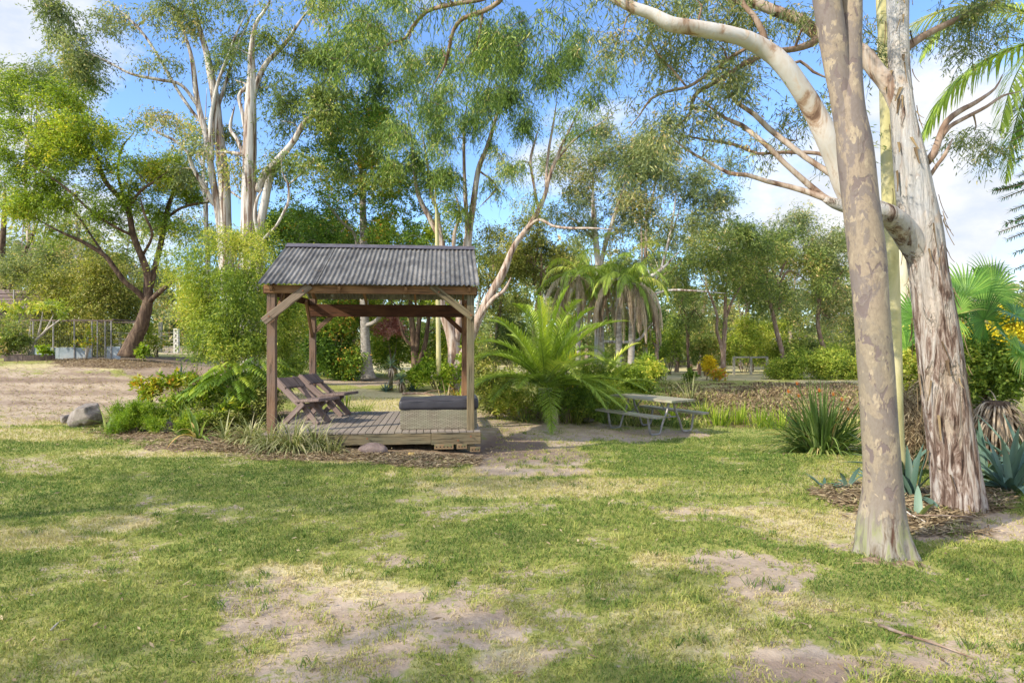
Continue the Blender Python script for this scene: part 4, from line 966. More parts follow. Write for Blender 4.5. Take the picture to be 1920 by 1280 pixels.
kk_ = 23.5/F; hz = lambda py: EYE+(640-py)*kk_-sh.location.z
for i in range(5):
    za, zb_ = hz(572-i*7.3), hz(566-i*7.3); o = beam('roof_board', (-2.4, i*.16, za), ((86-i*7+20)*kk_, i*.16-.0, za-.06), .30, .03, M_WOOD_CHAIR, sh, up=(0, -.5, .8)); 
for x0 in (-2.3, 1.7): beam('corner_post', (x0, .15, 0), (x0, .15, hz(576)), .1, .1, M_WOOD_CHAIR, sh)
for z in np.arange(.1, hz(582), .2): beam('wall_board', (-2.35, .18, z), (1.75, .18, z), .19, .02, M_WOOD_CHAIR, sh, up=(0, 1, 0))
beam('flue_pipe', (.95, -.1, hz(574)), (.95, -.1, hz(543)), .04, .04, M_STEEL, sh)
pl = thing('planter_ring', 'low round edged garden bed ring in front of the aviary', 'planter', at(56, 19.9), 0)
mb = MB(); a = np.linspace(0, 2*math.pi, 49)
rr_ = 41*19.9/F
for r1, z1, r2, z2 in ((rr_, -.15, rr_, .18), (rr_, .18, rr_-.1, .18), (rr_-.1, .18, rr_-.1, 0)):
    v = np.concatenate([np.stack([r1*np.cos(a), r1*.8*np.sin(a), np.full(49, z1)], 1), np.stack([r2*np.cos(a), r2*.8*np.sin(a), np.full(49, z2)], 1)])
    j = np.arange(48); mb.add(v, np.stack([j, j+1, 49+j+1, 49+j], -1))
mb.build('ring_edging', M_WOOD_CHAIR, pl, True)
mb = MB(); v = np.vstack([[[0, 0, .13]], np.stack([(rr_-.08)*np.cos(a[:-1]), (rr_-.08)*.8*np.sin(a[:-1]), np.full(48, .1)], 1)]); j = np.arange(48)
mb.add(v, np.stack([0*j, 1+j, 1+(j+1) % 48], -1)); mb.build('soil', plain('planter_soil', (.2, .15, .11), .95), pl)
# far gate and rail fence at the left
gt = thing('rail_gate', 'old timber rail gate standing open beyond the dark leaning tree', 'gate', at(315, 36), R(4))
gk_ = 36/F
for i in range(6): beam('rail', ((303-315)*gk_, 0, .12+i*.2), ((326-315)*gk_, 0, .12+i*.2+.02), .06, .04, M_WOOD_GREY, gt)
beam('gate_post', (-.42, 0, -.1), (-.42, 0, 1.75), .16, .16, M_WOOD_GREY, gt)
bt = thing('block_tower', 'pale stack of hollow concrete blocks used as a gatepost', 'gatepost', at(331, 34), 0)
for i in range(5):
    s_ = 7.5*34/F*.5; zc = .13+i*.27
    for dx, dz_, sx_, sz_ in ((-s_*.8, 0, .07, .25), (s_*.8, 0, .07, .25), (0, .1, s_*1.6-.07, .06), (0, -.1, s_*1.6-.07, .06)):
        o = obj_bm('block', box_mesh(sx_, .18, sz_, .004), M_WHITE, bt) if (dx, dz_) == (-s_*.8, 0) else obj_bm('web', box_mesh(sx_, .176, sz_-.002, .004), M_WHITE, bt); o.location = (dx, 0, zc+dz_)
def rail_fence(label, pxs, Ys, h, rails, mat, nm='rail_fence'):
    b = at(pxs[0], Ys[0]); t = thing(nm, label, 'fence', b, 0); pts = [at(p, y)-b for p, y in zip(pxs, Ys)]
    for q in pts: beam('fence_post', q-[0, 0, .1], q+[0, 0, h], .11, .11, mat, t)
    for i in range(len(pts)-1):
        for r_ in rails: beam('rail', pts[i]+[0, .08, h*r_], pts[i+1]+[0, .08, h*r_+.01], .06, .09, mat, t)
rail_fence('grey rail fence with two rails crossing far behind the palms', [1200, 1225, 1248, 1270, 1296], [36, 36, 36, 36, 36], .75, (.4, .8), M_WOOD_GREY)
rail_fence('single rail timber barrier beyond the bank behind the yellow shrub', [1376, 1408, 1438], [33, 33, 33], .95, (.95,), M_WOOD_GREY)
rail_fence('pinkish short post and rail section beside the yellow shrub', [1296, 1312, 1322], [31, 31, 31], .6, (.5,), M_WOOD_RED)
rail_fence('weathered wire fence posts and rails beyond the far left gate', [180, 225, 265, 300], [38, 38, 38, 38], 1.1, (.3, .6, .95), M_WOOD_GREY)
def knot_(o, c, r, amp):
    me = o.data; co_ = np.zeros(len(me.vertices)*3); me.vertices.foreach_get('co', co_); co_ = co_.reshape(-1, 3)
    nn = np.zeros(len(me.vertices)*3); me.vertices.foreach_get('normal', nn); nn = nn.reshape(-1, 3)
    d = co_+np.array(o.location)-np.array(c); rr_ = np.sqrt(d[:, 0]**2+(d[:, 1]*.3)**2+(d[:, 2]*1.5)**2)/r
    k = amp*(np.exp(-((rr_-.75)/.22)**2)-.6*np.exp(-(rr_/.4)**2)+.35*np.exp(-((rr_-1.3)/.2)**2)); k[nn[:, 1] > .2] = 0
    me.vertices.foreach_set('co', (co_+nn*k[:, None]).ravel()); me.update()
# ================================================================ NEAR TREES ON THE RIGHT
def trunk_mesh(name, rows, mat, parent, base, sides, disp, step):
    mb = MB(); s = spline(np.array(rows, float), step=step); tube(mb, s[:, :3], s[:, 3], sides, disp=disp); return mb.build(name, mat, parent, True, loc=base), s
def rowpx(l):
    out = []
    for px, py, Y, w_ in l: p = P(px, py, Y); out.append([p[0], p[1], p[2], w_/2*Y/F])
    return out
b1 = at(1658, 4.86)
t1 = thing('spotted_gum_tree', 'smooth spotted gum trunk with grey and tan patches, nearest tree on the lawn', 'tree', b1)
def d1(pts, rr, a):
    h = (pts[:, 2]-b1[2])[:, None]; fl = np.exp(-np.maximum(h, 0)/.15)
    lob = .5*np.clip(np.cos(a[None]*5+.6), 0, 1)+.35*np.clip(np.cos(a[None]*3+2.2), 0, 1)
    x = pts[:, 0, None]+np.cos(a)*rr; y = pts[:, 1, None]+np.sin(a)*rr; z = pts[:, 2, None]+0*a
    return rr*.91*(1+fl*(.04+.5*lob)+.05*(fbm(x*3, y*3, z*1.2, 3, 5)-.5)+.10*np.exp(-np.maximum(h, 0)/.5)*(fbm(np.cos(a)[None]*3+0*h, np.sin(a)[None]*3+0*h, z*.6, 3, 9)-.5))
rows = rowpx([(1661,1062,4.86,104),(1658,1030,4.86,98),(1654,985,4.86,90),(1655,900,4.86,72),(1649,800,4.86,68),(1643,700,4.86,68),(1634,580,4.86,66),(1626,480,4.87,70),(1614,380,4.88,68),(1603,280,4.9,68),(1595,210,4.9,56),(1593,150,4.92,49),(1593,90,4.95,46),(1595,20,4.98,44),(1594,-60,5.02,42),(1588,-260,5.2,36)])
tr1, _ = trunk_mesh('trunk', rows, M_SPOT, t1, b1, 112, d1, .03)
knot_(tr1, P(1621, 533, 4.72), .06, .014)
trunk_mesh('stem', rowpx([(1594,300,4.93,30),(1587,240,4.92,38),(1578,175,4.92,42),(1569,120,4.93,45),(1552,10,4.95,48),(1543,-50,4.95,46),(1500,-300,5.1,36)]), M_SPOT, t1, b1, 40, wobble(.05), .06)
# crown above the frame (throws the shade on the lawn)
cl = np.concatenate([np.array([2.4, 5.4, 8.2])+nrm(rs.randn(70, 3))*rs.rand(70, 1)**.4*np.array([2.2, 1.9, 1.3])])
mb = MB(); nd = np.array(rowpx([(1588,-260,5.2,38),(1560,-700,5.3,26),(1500,-300,5.1,36),(1420,-800,5.1,22)])); 
tube(mb, nd[:2, :3], nd[:2, 3], 10); tube(mb, nd[2:, :3], nd[2:, 3], 10); connect(mb, nd, cl, .012); mb.build('upper_limbs', M_SPOT, t1, True, loc=b1)
mb = MB(); leaves(mb, cl, 60, .28, .14, .03, .6, .15); mb.build('crown', LM['gum'], t1, False, loc=b1)
b2 = at(1790, 6.2)
t2 = thing('ragged_bark_gum_tree', 'big pale gum with shaggy brown peeling bark and long white limbs reaching left', 'tree', b2)
def d2(pts, rr, a):
    rr = rr*.93; h = (pts[:, 2]-b2[2])[:, None]; x = np.cos(a)[None]+0*h; y = np.sin(a)[None]+0*h
    up_ = np.clip((h-2.6)/1.5, 0, 1)
    flute = fbm(x*3.2, y*3.2, h*.35, 4, 21)-.5; rg = fbm(x*11, y*11, h*1.6, 3, 23)-.5
    fl = np.exp(-np.maximum(h, 0)/.22)
    return rr*(1+(flute*.30+rg*.13)*(1-up_*.75)+fl*(.02+.2*np.clip(np.cos(a*4+1), 0, 1)))
rows = rowpx([(1802,985,6.2,88),(1797,935,6.2,86),(1786,860,6.2,82),(1776,780,6.2,80),(1766,700,6.2,78),(1754,600,6.22,74),(1739,500,6.25,66),(1728,430,6.28,70),(1717,370,6.3,66),(1706,300,6.32,58),(1695,230,6.35,46),(1687,150,6.4,40),(1684,60,6.45,38),(1684,-30,6.5,40),(1690,-200,6.6,36),(1700,-500,6.8,24)])
tr2, s2 = trunk_mesh('trunk', rows, M_RAG, t2, b2, 112, d2, .03)
knot_(tr2, P(1757, 530, 6.0), .1, .022); knot_(tr2, P(1762, 648, 6.0), .08, .02)
def dl(pts, rr, a):
    x = pts[:, 0, None]+np.cos(a)*rr; y = pts[:, 1, None]+np.sin(a)*rr; z = pts[:, 2, None]+np.sin(a)*rr
    return rr*(1+.22*(fbm(x*4, y*4, z*4, 3, 31)-.5))
LB = [
 [(1760,590,6.26,24),(1748,540,6.26,34),(1732,496,6.26,42),(1712,458,6.22,46),(1690,426,6.14,44),(1664,402,6.0,40),(1630,392,5.95,38),(1592,388,5.95,27),(1565,382,5.95,18),(1545,372,5.95,11)],
 [(1600,392,5.96,30),(1584,350,5.9,38),(1568,300,5.85,40),(1549,254,5.8,40),(1530,215,5.8,38),(1505,172,5.75,36),(1470,122,5.7,34),(1440,96,5.7,31),(1400,74,5.65,30),(1354,62,5.6,28),(1300,52,5.55,27),(1258,46,5.5,26),(1225,28,5.5,22),(1173,8,5.5,19),(1090,-40,5.6,15),(1000,-60,5.8,12)],
 [(1697,270,6.42,20),(1688,215,6.4,28),(1671,168,6.42,30),(1645,135,6.45,30),(1615,100,6.5,30),(1570,80,6.5,26),(1530,62,6.55,24),(1500,38,6.6,22),(1467,26,6.6,20),(1420,8,6.65,18),(1365,-8,6.7,16),(1300,-60,6.8,12)],
 [(1705,100,6.45,18),(1690,95,6.5,16),(1785,41,6.7,12),(1843,14,6.9,9),(1900,-10,7.1,6)],
]
LB[3] = [(1690,96,6.45,16),(1735,66,6.55,13),(1785,41,6.7,11),(1843,14,6.9,9),(1905,-12,7.1,6)]
LB += [
 [(1738,304,6.3,15),(1752,285,6.35,13),(1763,254,6.4,12),(1775,228,6.45,11),(1800,208,6.5,10),(1830,192,6.6,8),(1866,166,6.7,6),(1880,140,6.75,4)],
 [(1763,262,6.4,8),(1780,238,6.4,8),(1812,220,6.5,7),(1850,200,6.6,6),(1880,180,6.7,5),(1912,172,6.8,3)],
 [(1742,332,6.3,8),(1760,306,6.3,7),(1772,290,6.3,7),(1786,260,6.35,5)],
 [(1590,386,5.95,14),(1546,372,5.95,11),(1520,362,6,11),(1480,350,6.05,10),(1438,340,6.1,9),(1400,328,6.1,8),(1368,325,6.15,7),(1330,305,6.2,6),(1290,282,6.25,5),(1262,258,6.3,4),(1255,225,6.3,3)],
 [(1592,388,5.95,14),(1556,376,5.95,11),(1528,356,6,11),(1500,332,6,11),(1470,305,6,10),(1445,280,6,10),(1420,258,6,9),(1390,235,6.1,9),(1360,222,6.1,7),(1330,200,6.15,6),(1305,180,6.2,5)],
 [(1572,335,5.9,12),(1545,318,5.95,11),(1510,295,6,10),(1478,270,6.05,10),(1440,240,6.1,10),(1415,215,6.1,9),(1385,195,6.15,7),(1362,170,6.2,6),(1345,150,6.2,4)],
 [(1560,300,5.9,7),(1535,288,6,7),(1500,286,6.05,7),(1455,286,6.1,6),(1420,288,6.15,6),(1380,272,6.2,6),(1340,265,6.25,5),(1300,258,6.3,4),(1250,245,6.35,3)],
 [(1530,72,6.55,14),(1520,82,6.5,14),(1490,92,6.45,11),(1450,98,6.4,11),(1410,112,6.3,10),(1380,130,6.3,9),(1340,155,6.3,9),(1310,172,6.3,8),(1298,190,6.3,7),(1293,215,6.3,6),(1265,240,6.3,5),(1240,262,6.35,3)],
 [(1398,92,5.9,6),(1375,105,6.05,7),(1350,125,6.1,7),(1315,148,6.15,6),(1288,164,6.2,6),(1250,172,6.25,5),(1220,186,6.3,5),(1200,215,6.35,4),(1180,240,6.4,3)],
 [(1435,82,5.7,12),(1430,60,5.7,12),(1412,28,5.7,10),(1395,10,5.75,9),(1385,-30,5.8,7)],
 [(1470,128,5.72,6),(1500,115,5.8,5),(1525,135,5.8,5),(1560,150,5.8,4)],
 [(1288,164,6.2,4),(1260,130,6.2,4),(1232,100,6.25,4),(1215,65,6.3,3)],
 [(1000,-60,5.8,12),(962,-30,6.0,10),(935,4,6.2,9),(905,22,6.3,8),(868,35,6.4,8),(850,58,6.5,7),(842,92,6.6,7),(835,120,6.7,6),(825,140,6.75,5),(812,160,6.8,3)],
 [(1000,-60,5.8,9),(950,-20,6.1,8),(900,0,6.3,8),(850,8,6.4,8),(800,22,6.6,7),(775,50,6.7,7),(760,72,6.8,6),(735,80,6.85,5),(700,98,6.9,3)],
 [(905,22,6.3,5),(900,60,6.4,5),(895,85,6.5,4),(875,108,6.6,3)],
]
mbs = MB(); allnodes = []
for i, l in enumerate(LB):
    s = limb(l); mb = MB(); big_ = i < 3
    if not big_: s[:, 3] *= np.interp(np.linspace(0, 1, len(s)), [0, .75, 1], [1, 1, .4])
    tube(mb, s[:, :3], s[:, 3], 32 if big_ else 14, disp=dl); allnodes.append(s)
    if i == 4: LIMB4 = [mb]; continue
    mb.build('limb', M_RAG if i == 0 else M_WHITELIMB if i == 1 else (M_TANGUM if i in (2, 7, 8, 9, 4) else M_BROWNLIMB), t2, True, loc=b2)
# hanging gum foliage of this tree
BL = [(1290,240,6.3,80,60,46,.6),(1215,250,6.4,50,60,24,.5),(1380,120,6.3,110,60,50,.7),(1330,60,6.3,120,60,60,.9),(1440,60,6.6,80,45,30,.8),(1240,90,6.3,60,70,36,.6),(1350,190,6.2,70,45,26,.5),(1500,215,6.2,45,30,12,.4),(1545,190,6.1,30,40,12,.4),
      (1640,80,6.6,50,70,20,.6),(1790,30,6.9,90,40,44,.6),(1850,100,7,50,60,24,.5),(1840,265,6.8,36,36,26,.35),(1560,280,6.1,36,26,8,.4),(1420,275,6.2,50,18,8,.4),(1250,-40,6,200,40,40,1),(1500,-40,6.5,150,50,40,1),(1760,-60,7,160,60,50,1),(1150,60,6,70,60,22,.8)]
BLc = [(860,60,6.6,110,70,80,.9),(780,60,6.8,110,80,80,.9),(700,110,7,80,90,62,.8),(640,60,7.2,70,80,48,.8),(960,80,6.5,90,90,66,.9),(840,180,6.9,110,60,62,.8),(1060,60,6.2,90,70,44,.9),(740,200,7.2,70,70,36,.7),(900,-40,6.4,280,50,70,1)]
def hang_part(parent, base, blobs, nodes, bark, leafm, nm, mb, den=.8, k=46, L=.064, W=.012, sig=(.09, .09, .09), hang=.22, droop=.85):
    c_ = blob_clumps(blobs, den); mb = MB(); connect(mb, nodes, c_, rbase=.009, rmax=.016, sag=.02, frac=.85); mb.build('twigs', bark, parent, True, loc=base)['kind'] = 'stuff'
    m2 = MB(); leaves(m2, c_, k, sig, L, W, droop, hang); m2.build(nm, leafm, parent, False, loc=base)
hang_part(t2, b2, BL, np.vstack(allnodes), M_BROWNLIMB, LM['graygum'], 'foliage', LIMB4[0], k=60, L=.062, W=.012, sig=(.11, .11, .07), hang=.14, droop=.6)
hang_part(t2, b2, BLc, np.vstack(allnodes[-4:]), M_BROWNLIMB, LM['gumdroop'], 'hanging_foliage', LIMB4[0], k=50, den=.42)
LIMB4[0].build('limb', M_BROWNLIMB, t2, True, loc=b2)
# peeling strips of bark
mb = MB(); n_ = 150
ip = rs.randint(2, len(s2)-2, n_); 
for i in ip:
    q = s2[i]
    if q[2] > 6: continue
    a = rs.rand()*6.28; o_ = np.array([math.cos(a), math.sin(a), 0]); rr_ = q[3]*(1.03+.04*rs.rand()); L = .08+.2*rs.rand(); w_ = .01+.03*rs.rand(); tz = np.array([-o_[1], o_[0], 0])
    m = 5; tt = np.linspace(0, 1, m); out_ = (tt**2)*(.01+.05*rs.rand())
    c = q[:3]+o_*rr_; dn = s2[max(i-3, 0)][:3]-q[:3]; dn = nrm(dn)
    pc_ = c+dn*L*tt[:, None]+o_*out_[:, None]+tz*(rs.randn()*.02*tt)[:, None]
    ww = w_*(1-.6*tt)
    v = np.stack([pc_-tz*ww[:, None]/2+o_*.006, pc_, pc_+tz*ww[:, None]/2+o_*.006], 1).reshape(-1, 3)
    f = [[3*j+c_, 3*j+c_+1, 3*j+c_+4, 3*j+c_+3] for j in range(m-1) for c_ in (0, 1)]
    mb.add(v, f, rs.rand()*.55)
mb.build('bark_strips', LM['drystem'], t2, False, loc=b2)['kind'] = 'stuff'

make_tree('pole_gum_tree', 'slim yellow green pole straight trunk just behind the spotted gum', 'tree', at(1680, 7.6),
  [[(1681,875,7.6,30),(1679,800,7.6,27),(1676,640,7.6,26),(1670,480,7.6,27),(1667,340,7.6,26),(1664,200,7.6,26),(1660,80,7.6,24),(1655,-20,7.6,24),(1650,-300,7.8,20)]], [(1640,-420,7.8,160,110,50)], M_POLE, LM['gum'], k=50, sides=24, wob=.04, flare=.2)
make_tree('cream_gum_tree', 'smooth cream trunk seen between the pole gum and the ragged bark tree', 'tree', at(1694, 10.5),
  [[(1696,800,10.5,24),(1694,640,10.5,22),(1692,480,10.5,21),(1688,330,10.5,20),(1676,230,10.5,19),(1655,120,10.5,17),(1655,0,10.5,16),(1650,-150,10.5,12)],[(1692,470,10.5,9),(1700,515,10.45,8),(1706,560,10.4,6)]], [(1640,-280,10.5,120,100,50)], M_CREAM, LM['gum'], k=50, sides=20, wob=.05)

# ================================================================ WHITE GUMS (left)
bA = at(428, 20)
LA = [
 [(428,690,20,26),(428,560,20,24),(426,470,20,22),(424,433,20,20),(421,356,20,20),(416,305,20,19),(408,227,20,17),(403,183,20,16),(390,112,20,13),(375,56,20,11),(360,0,20,9),(350,-60,20,6)],
 [(424,560,20.1,16),(416,470,20,15),(413,423,20,14),(398,330,20,13),(388,263,20,11),(370,189,20,10),(360,112,20,8),(345,60,20,6),(337,30,20,5),(335,-20,20,3)],
 [(398,300,19.9,8),(395,245,19.8,8),(397,214,19.8,7),(408,158,19.7,6),(430,100,19.7,5),(445,60,19.7,4),(470,10,19.7,3)],
 [(402,385,20,8),(386,355,19.8,8),(370,330,19.7,7),(358,305,19.6,7),(353,287,19.5,6),(326,263,19.4,5),(300,250,19.3,5),(259,221,19.2,3)],
 [(353,287,19.5,4),(385,284,19.9,3),(430,284,20.2,3),(452,300,20.4,3)],
 [(372,200,20,7),(340,160,19.8,6),(300,150,19.6,6),(247,139,19.4,5),(200,115,19.3,4),(150,90,19.2,3),(110,60,19,2)],
 [(384,240,20.2,6),(340,180,20.1,6),(290,95,20,5),(262,56,20,5),(230,25,20,4),(202,0,20,3)],
 [(406,210,20,7),(425,150,20.2,6),(440,100,20.3,5),(462,50,20.4,4),(480,0,20.5,3)],
 [(425,433,20.2,8),(420,520,19.6,6),(428,560,19.5,5)],
]
GA = [(150,70,19.3,70,60,46),(110,30,19.2,40,50,24),(230,30,19.8,60,40,22),(170,130,19.4,50,30,16),(330,30,20,70,40,22),(430,50,20.2,70,40,26),(300,110,19.6,50,30,9),(400,120,20,50,50,12),(380,250,19.8,60,60,20),(330,210,19.6,40,40,10),(310,300,19.8,60,50,22),(440,210,20.5,40,60,14),(360,-30,20,180,30,30)]
make_tree('white_gum_tree', 'tall white trunked gum with two close stems, left of the pair', 'tree', bA, LA, GA, M_WHITEGUM, LM['graygum'], den=.8, k=70, sig=(.28, .28, .2), L=.17, W=.045, droop=.55, hang=.2, sides=18, wob=.1)
bB = at(470, 19.2); Y=19.2
LBb = [
 [(470,700,Y,38),(468,560,Y,34),(467,459,Y,31),(467,356,Y,27),(469,253,Y,23),(470,189,Y,20),(472,150,Y,17),(472,94,Y,14),(480,45,Y,11),(500,15,Y,9),(514,-20,Y,6)],
 [(481,360,Y,15),(498,325,Y,14),(519,302,Y-.2,13),(550,266,Y-.4,11),(573,227,Y-.5,9),(604,209,Y-.6,7),(640,180,Y-.7,4)],
 [(484,520,Y,18),(485,446,Y,18),(490,410,Y,16),(496,382,Y,15),(506,335,Y,13),(520,312,Y,9),(530,300,Y,6)],
 [(475,180,Y,11),(484,150,Y,10),(500,118,Y,9),(517,101,Y,8),(540,75,Y,7),(562,41,Y,5),(590,5,Y,3)],
 [(478,470,Y-.3,6),(495,448,Y-.4,6),(516,426,Y-.5,5),(530,402,Y-.6,5),(541,377,Y-.6,5),(540,346,Y-.6,4),(530,325,Y-.6,4),(527,295,Y-.6,3)],
 [(541,346,Y-.6,3),(560,330,Y-.6,3),(590,300,Y-.6,2)],
 [(484,440,Y-.3,7),(478,405,Y-.4,7),(482,375,Y-.4,6),(492,355,Y-.4,6)],
 [(460,300,Y+.2,8),(445,262,Y+.3,7),(432,240,Y+.4,6),(440,200,Y+.4,5)],
 [(466,280,Y,8),(455,215,Y,7),(448,180,Y,6),(462,160,Y,6),(440,150,Y,4)],
 [(456,290,Y+.2,8),(430,286,Y+.3,6),(400,284,Y+.5,4)],
]
GB = [(540,60,19,60,50,30),(600,60,18.8,60,60,32),(560,160,18.8,60,50,32),(620,170,18.6,50,50,24),(520,200,19,40,60,22),(500,280,19,30,50,14),(560,300,18.7,50,30,16),(560,220,18.7,60,40,22),(450,100,19.4,60,50,16),(520,-20,19,160,40,40),(440,330,19.5,30,50,12)]
make_tree('white_gum_tree', 'thick white trunked gum with a long limb reaching right, behind the gazebo roof', 'tree', bB, LBb, GB, M_WHITEGUM, LM['gum'], den=.8, k=70, sig=(.28, .28, .2), L=.17, W=.042, droop=.65, hang=.25, sides=18, wob=.1)

# ================================================================ SPREADING DARK TREE (left)
bC = at(247, 20.6); Y = 20.6
LC = [
 [(246,668,Y,34),(250,645,Y,25),(266,606,Y,22),(277,567,Y,18),(278,540,Y,16),(277,515,Y,13),(266,482,Y-.2,12),(250,442,Y-.4,11),(240,394,Y-.5,10),(215,360,Y-.6,9),(195,337,Y-.7,8),(176,285,Y-.9,6),(140,262,Y-1,4),(90,240,Y-1.1,3)],
 [(279,545,Y,13),(290,505,Y+.2,11),(301,458,Y+.3,10),(310,410,Y+.4,9),(318,380,Y+.5,8),(326,356,Y+.5,6),(332,320,Y+.5,4)],
 [(277,566,Y,11),(255,545,Y-.2,10),(234,528,Y-.4,9),(215,503,Y-.5,9),(195,478,Y-.6,8),(156,454,Y-.8,7),(125,440,Y-.9,5),(98,427,Y-1,4),(60,405,Y-1,3)],
 [(279,567,Y,10),(290,556,Y-.2,9),(312,536,Y-.3,8),(325,527,Y-.4,7),(345,521,Y-.5,5),(375,510,Y-.6,3)],
 [(240,394,Y-.5,6),(222,330,Y-.3,5),(228,280,Y,4),(250,250,Y,3)],
 [(240,394,Y-.5,5),(262,360,Y-.8,5),(290,340,Y-1,4),(320,318,Y-1,3)],
 [(250,442,Y-.4,6),(215,425,Y-.9,5),(170,395,Y-1.3,5),(120,350,Y-1.6,4),(60,310,Y-1.8,3)],
 [(195,478,Y-.6,5),(170,440,Y-.2,4),(140,400,Y,4),(100,380,Y,3)],
 [(310,410,Y+.4,6),(340,390,Y+.2,5),(370,382,Y,5),(392,380,Y,3)],
 [(266,482,Y,5),(285,440,Y-.6,5),(270,400,Y-.8,4),(262,360,Y-1,3)],
]
GC = [(60,200,19.5,60,60,52),(130,220,19.4,70,60,66),(200,240,19.6,70,50,58),(110,300,19.3,90,50,66),(230,310,19.8,80,50,54),(50,290,19.4,60,60,44),(40,385,19.6,50,30,40),(100,390,19.8,60,30,30),(300,300,20.5,50,50,30),(330,350,20.6,50,40,28),(180,370,19.6,70,35,32),(290,390,20.6,60,30,20),(140,160,20,60,30,30),(60,330,19.2,50,30,22),(20,240,19.6,50,60,26),(170,430,20,70,25,14),(350,420,20.6,40,25,10)]
make_tree('spreading_wattle_tree', 'dark leaning trunk with a wide bright green crown beside the dirt drive', 'tree', bC, LC, GC, M_DARKBARK, LM['acacia'], den=.95, k=80, sig=(.26, .26, .17), L=.13, W=.04, droop=.35, hang=.1, sides=14, wob=.18, flare=.4)
make_tree('leaning_dark_tree', 'thin dark trunk leaning at the left edge above the shed', 'tree', at(8, 27),
  [[(6,640,27,12),(6,560,27,11),(4,480,27,10),(8,400,27,8),(10,340,27,5)],[(10,570,27,9),(30,510,27,8),(50,465,27,7),(66,430,27,5),(80,390,27,3)]], [(20,360,27,60,50,30),(70,400,27,40,30,14),(10,170,27,60,50,24),(0,300,27,50,80,24)], M_DARKBARK, LM['gum'], k=60, sig=.35, L=.18, W=.05, sides=8)
# ================================================================ CENTRAL TREES
Y = 19.5
bD = at(856, Y)
LD = [
 [(857,735,Y,30),(855,700,Y,26),(851,650,Y,24),(845,625,Y,20),(836,600,Y,18),(827,574,Y,17),(826,520,Y,14),(830,465,Y,12),(822,440,Y,11),(807,412,Y,10),(785,367,Y,8),(777,319,Y,7),(770,250,Y-.3,5),(760,200,Y-.5,3)],
 [(853,640,Y,18),(862,600,Y+.1,16),(872,540,Y+.1,15),(876,465,Y,16),(880,430,Y,13),(886,394,Y,12),(897,319,Y,10),(910,285,Y,9),(920,255,Y,8),(935,206,Y-.2,7),(948,180,Y-.3,6),(961,161,Y-.4,4),(975,120,Y-.5,3)],
 [(872,500,Y,9),(876,440,Y,9),(872,360,Y-.2,8),(870,300,Y-.2,6),(871,232,Y-.4,5),(880,170,Y-.5,3)],
 [(830,465,Y,8),(820,400,Y,7),(808,360,Y,6),(800,300,Y,5),(790,240,Y,3)],
 [(848,560,Y-.2,9),(850,500,Y-.2,8),(852,440,Y-.3,7),(862,400,Y-.3,5),(850,350,Y-.4,3)],
 [(858,690,Y-.2,20),(880,640,Y-.4,17),(900,592,Y-.6,16),(918,555,Y-.7,15),(938,521,Y-.8,15),(950,495,Y-.8,13),(957,476,Y-.8,11),(968,455,Y-.8,10),(980,440,Y-.8,10),(996,418,Y-.8,10),(1010,394,Y-.8,9),(1022,365,Y-.8,8),(1029,337,Y-.8,7),(1042,300,Y-.9,7),(1059,262,Y-1,6),(1080,220,Y-1,5),(1104,180,Y-1.1,3)],
 [(900,592,Y-.6,8),(925,560,Y-.9,8),(945,545,Y-1,7),(958,520,Y-1,5)],
 [(1024,355,Y-.8,6),(1025,320,Y-.7,5),(1029,281,Y-.6,5),(1038,230,Y-.6,4),(1044,187,Y-.6,3)],
 [(1010,394,Y-.8,5),(1000,340,Y-.6,5),(995,300,Y-.5,5),(1003,265,Y-.5,4),(1012,235,Y-.5,3)],
 [(985,432,Y-.8,6),(1010,412,Y-1.2,6),(1038,424,Y-1.4,5),(1070,428,Y-1.6,5),(1110,428,Y-1.8,4),(1150,430,Y-2,3)],
 [(1040,305,Y-.9,4),(1080,260,Y-1.2,4),(1120,235,Y-1.4,3),(1150,215,Y-1.5,2)],
 [(897,319,Y,4),(930,350,Y-.4,4),(900,388,Y-.3,3)],
]
GD = [(740,150,Y,70,60,60),(820,200,Y-1,70,60,70),(900,180,Y-1,70,60,66),(700,230,Y,60,60,46),(780,280,Y-.5,60,60,56),(720,330,Y,40,50,26),(850,300,Y-1,50,50,30),(960,130,Y-1,70,60,50),(1040,120,Y-1.5,60,60,36),(1100,150,Y-1.5,50,50,26),(1010,210,Y-1,60,40,24),(1080,240,Y-1.4,50,35,14),(950,300,Y-.6,50,40,24),(1000,390,Y-1.2,30,30,6),(900,60,Y-1,120,50,60),(750,80,Y,100,50,60),(1060,50,Y-1.5,100,50,50),(620,130,Y,50,70,34),(660,280,Y+.5,40,60,22),(870,400,Y-.4,40,30,14),(920,360,Y-.4,30,25,8),(800,20,Y,200,40,60)]
make_tree('weeping_gum_tree', 'many stemmed weeping gum with peeling pink white trunks behind the gazebo right post', 'tree', bD, LD, GD, M_TANGUM, LM['gumdroop'], k=105, sig=(.14, .14, .16), L=.14, W=.03, droop=.85, hang=.45, den=.55, sides=16, wob=.14, sag=.05, flare=.3)
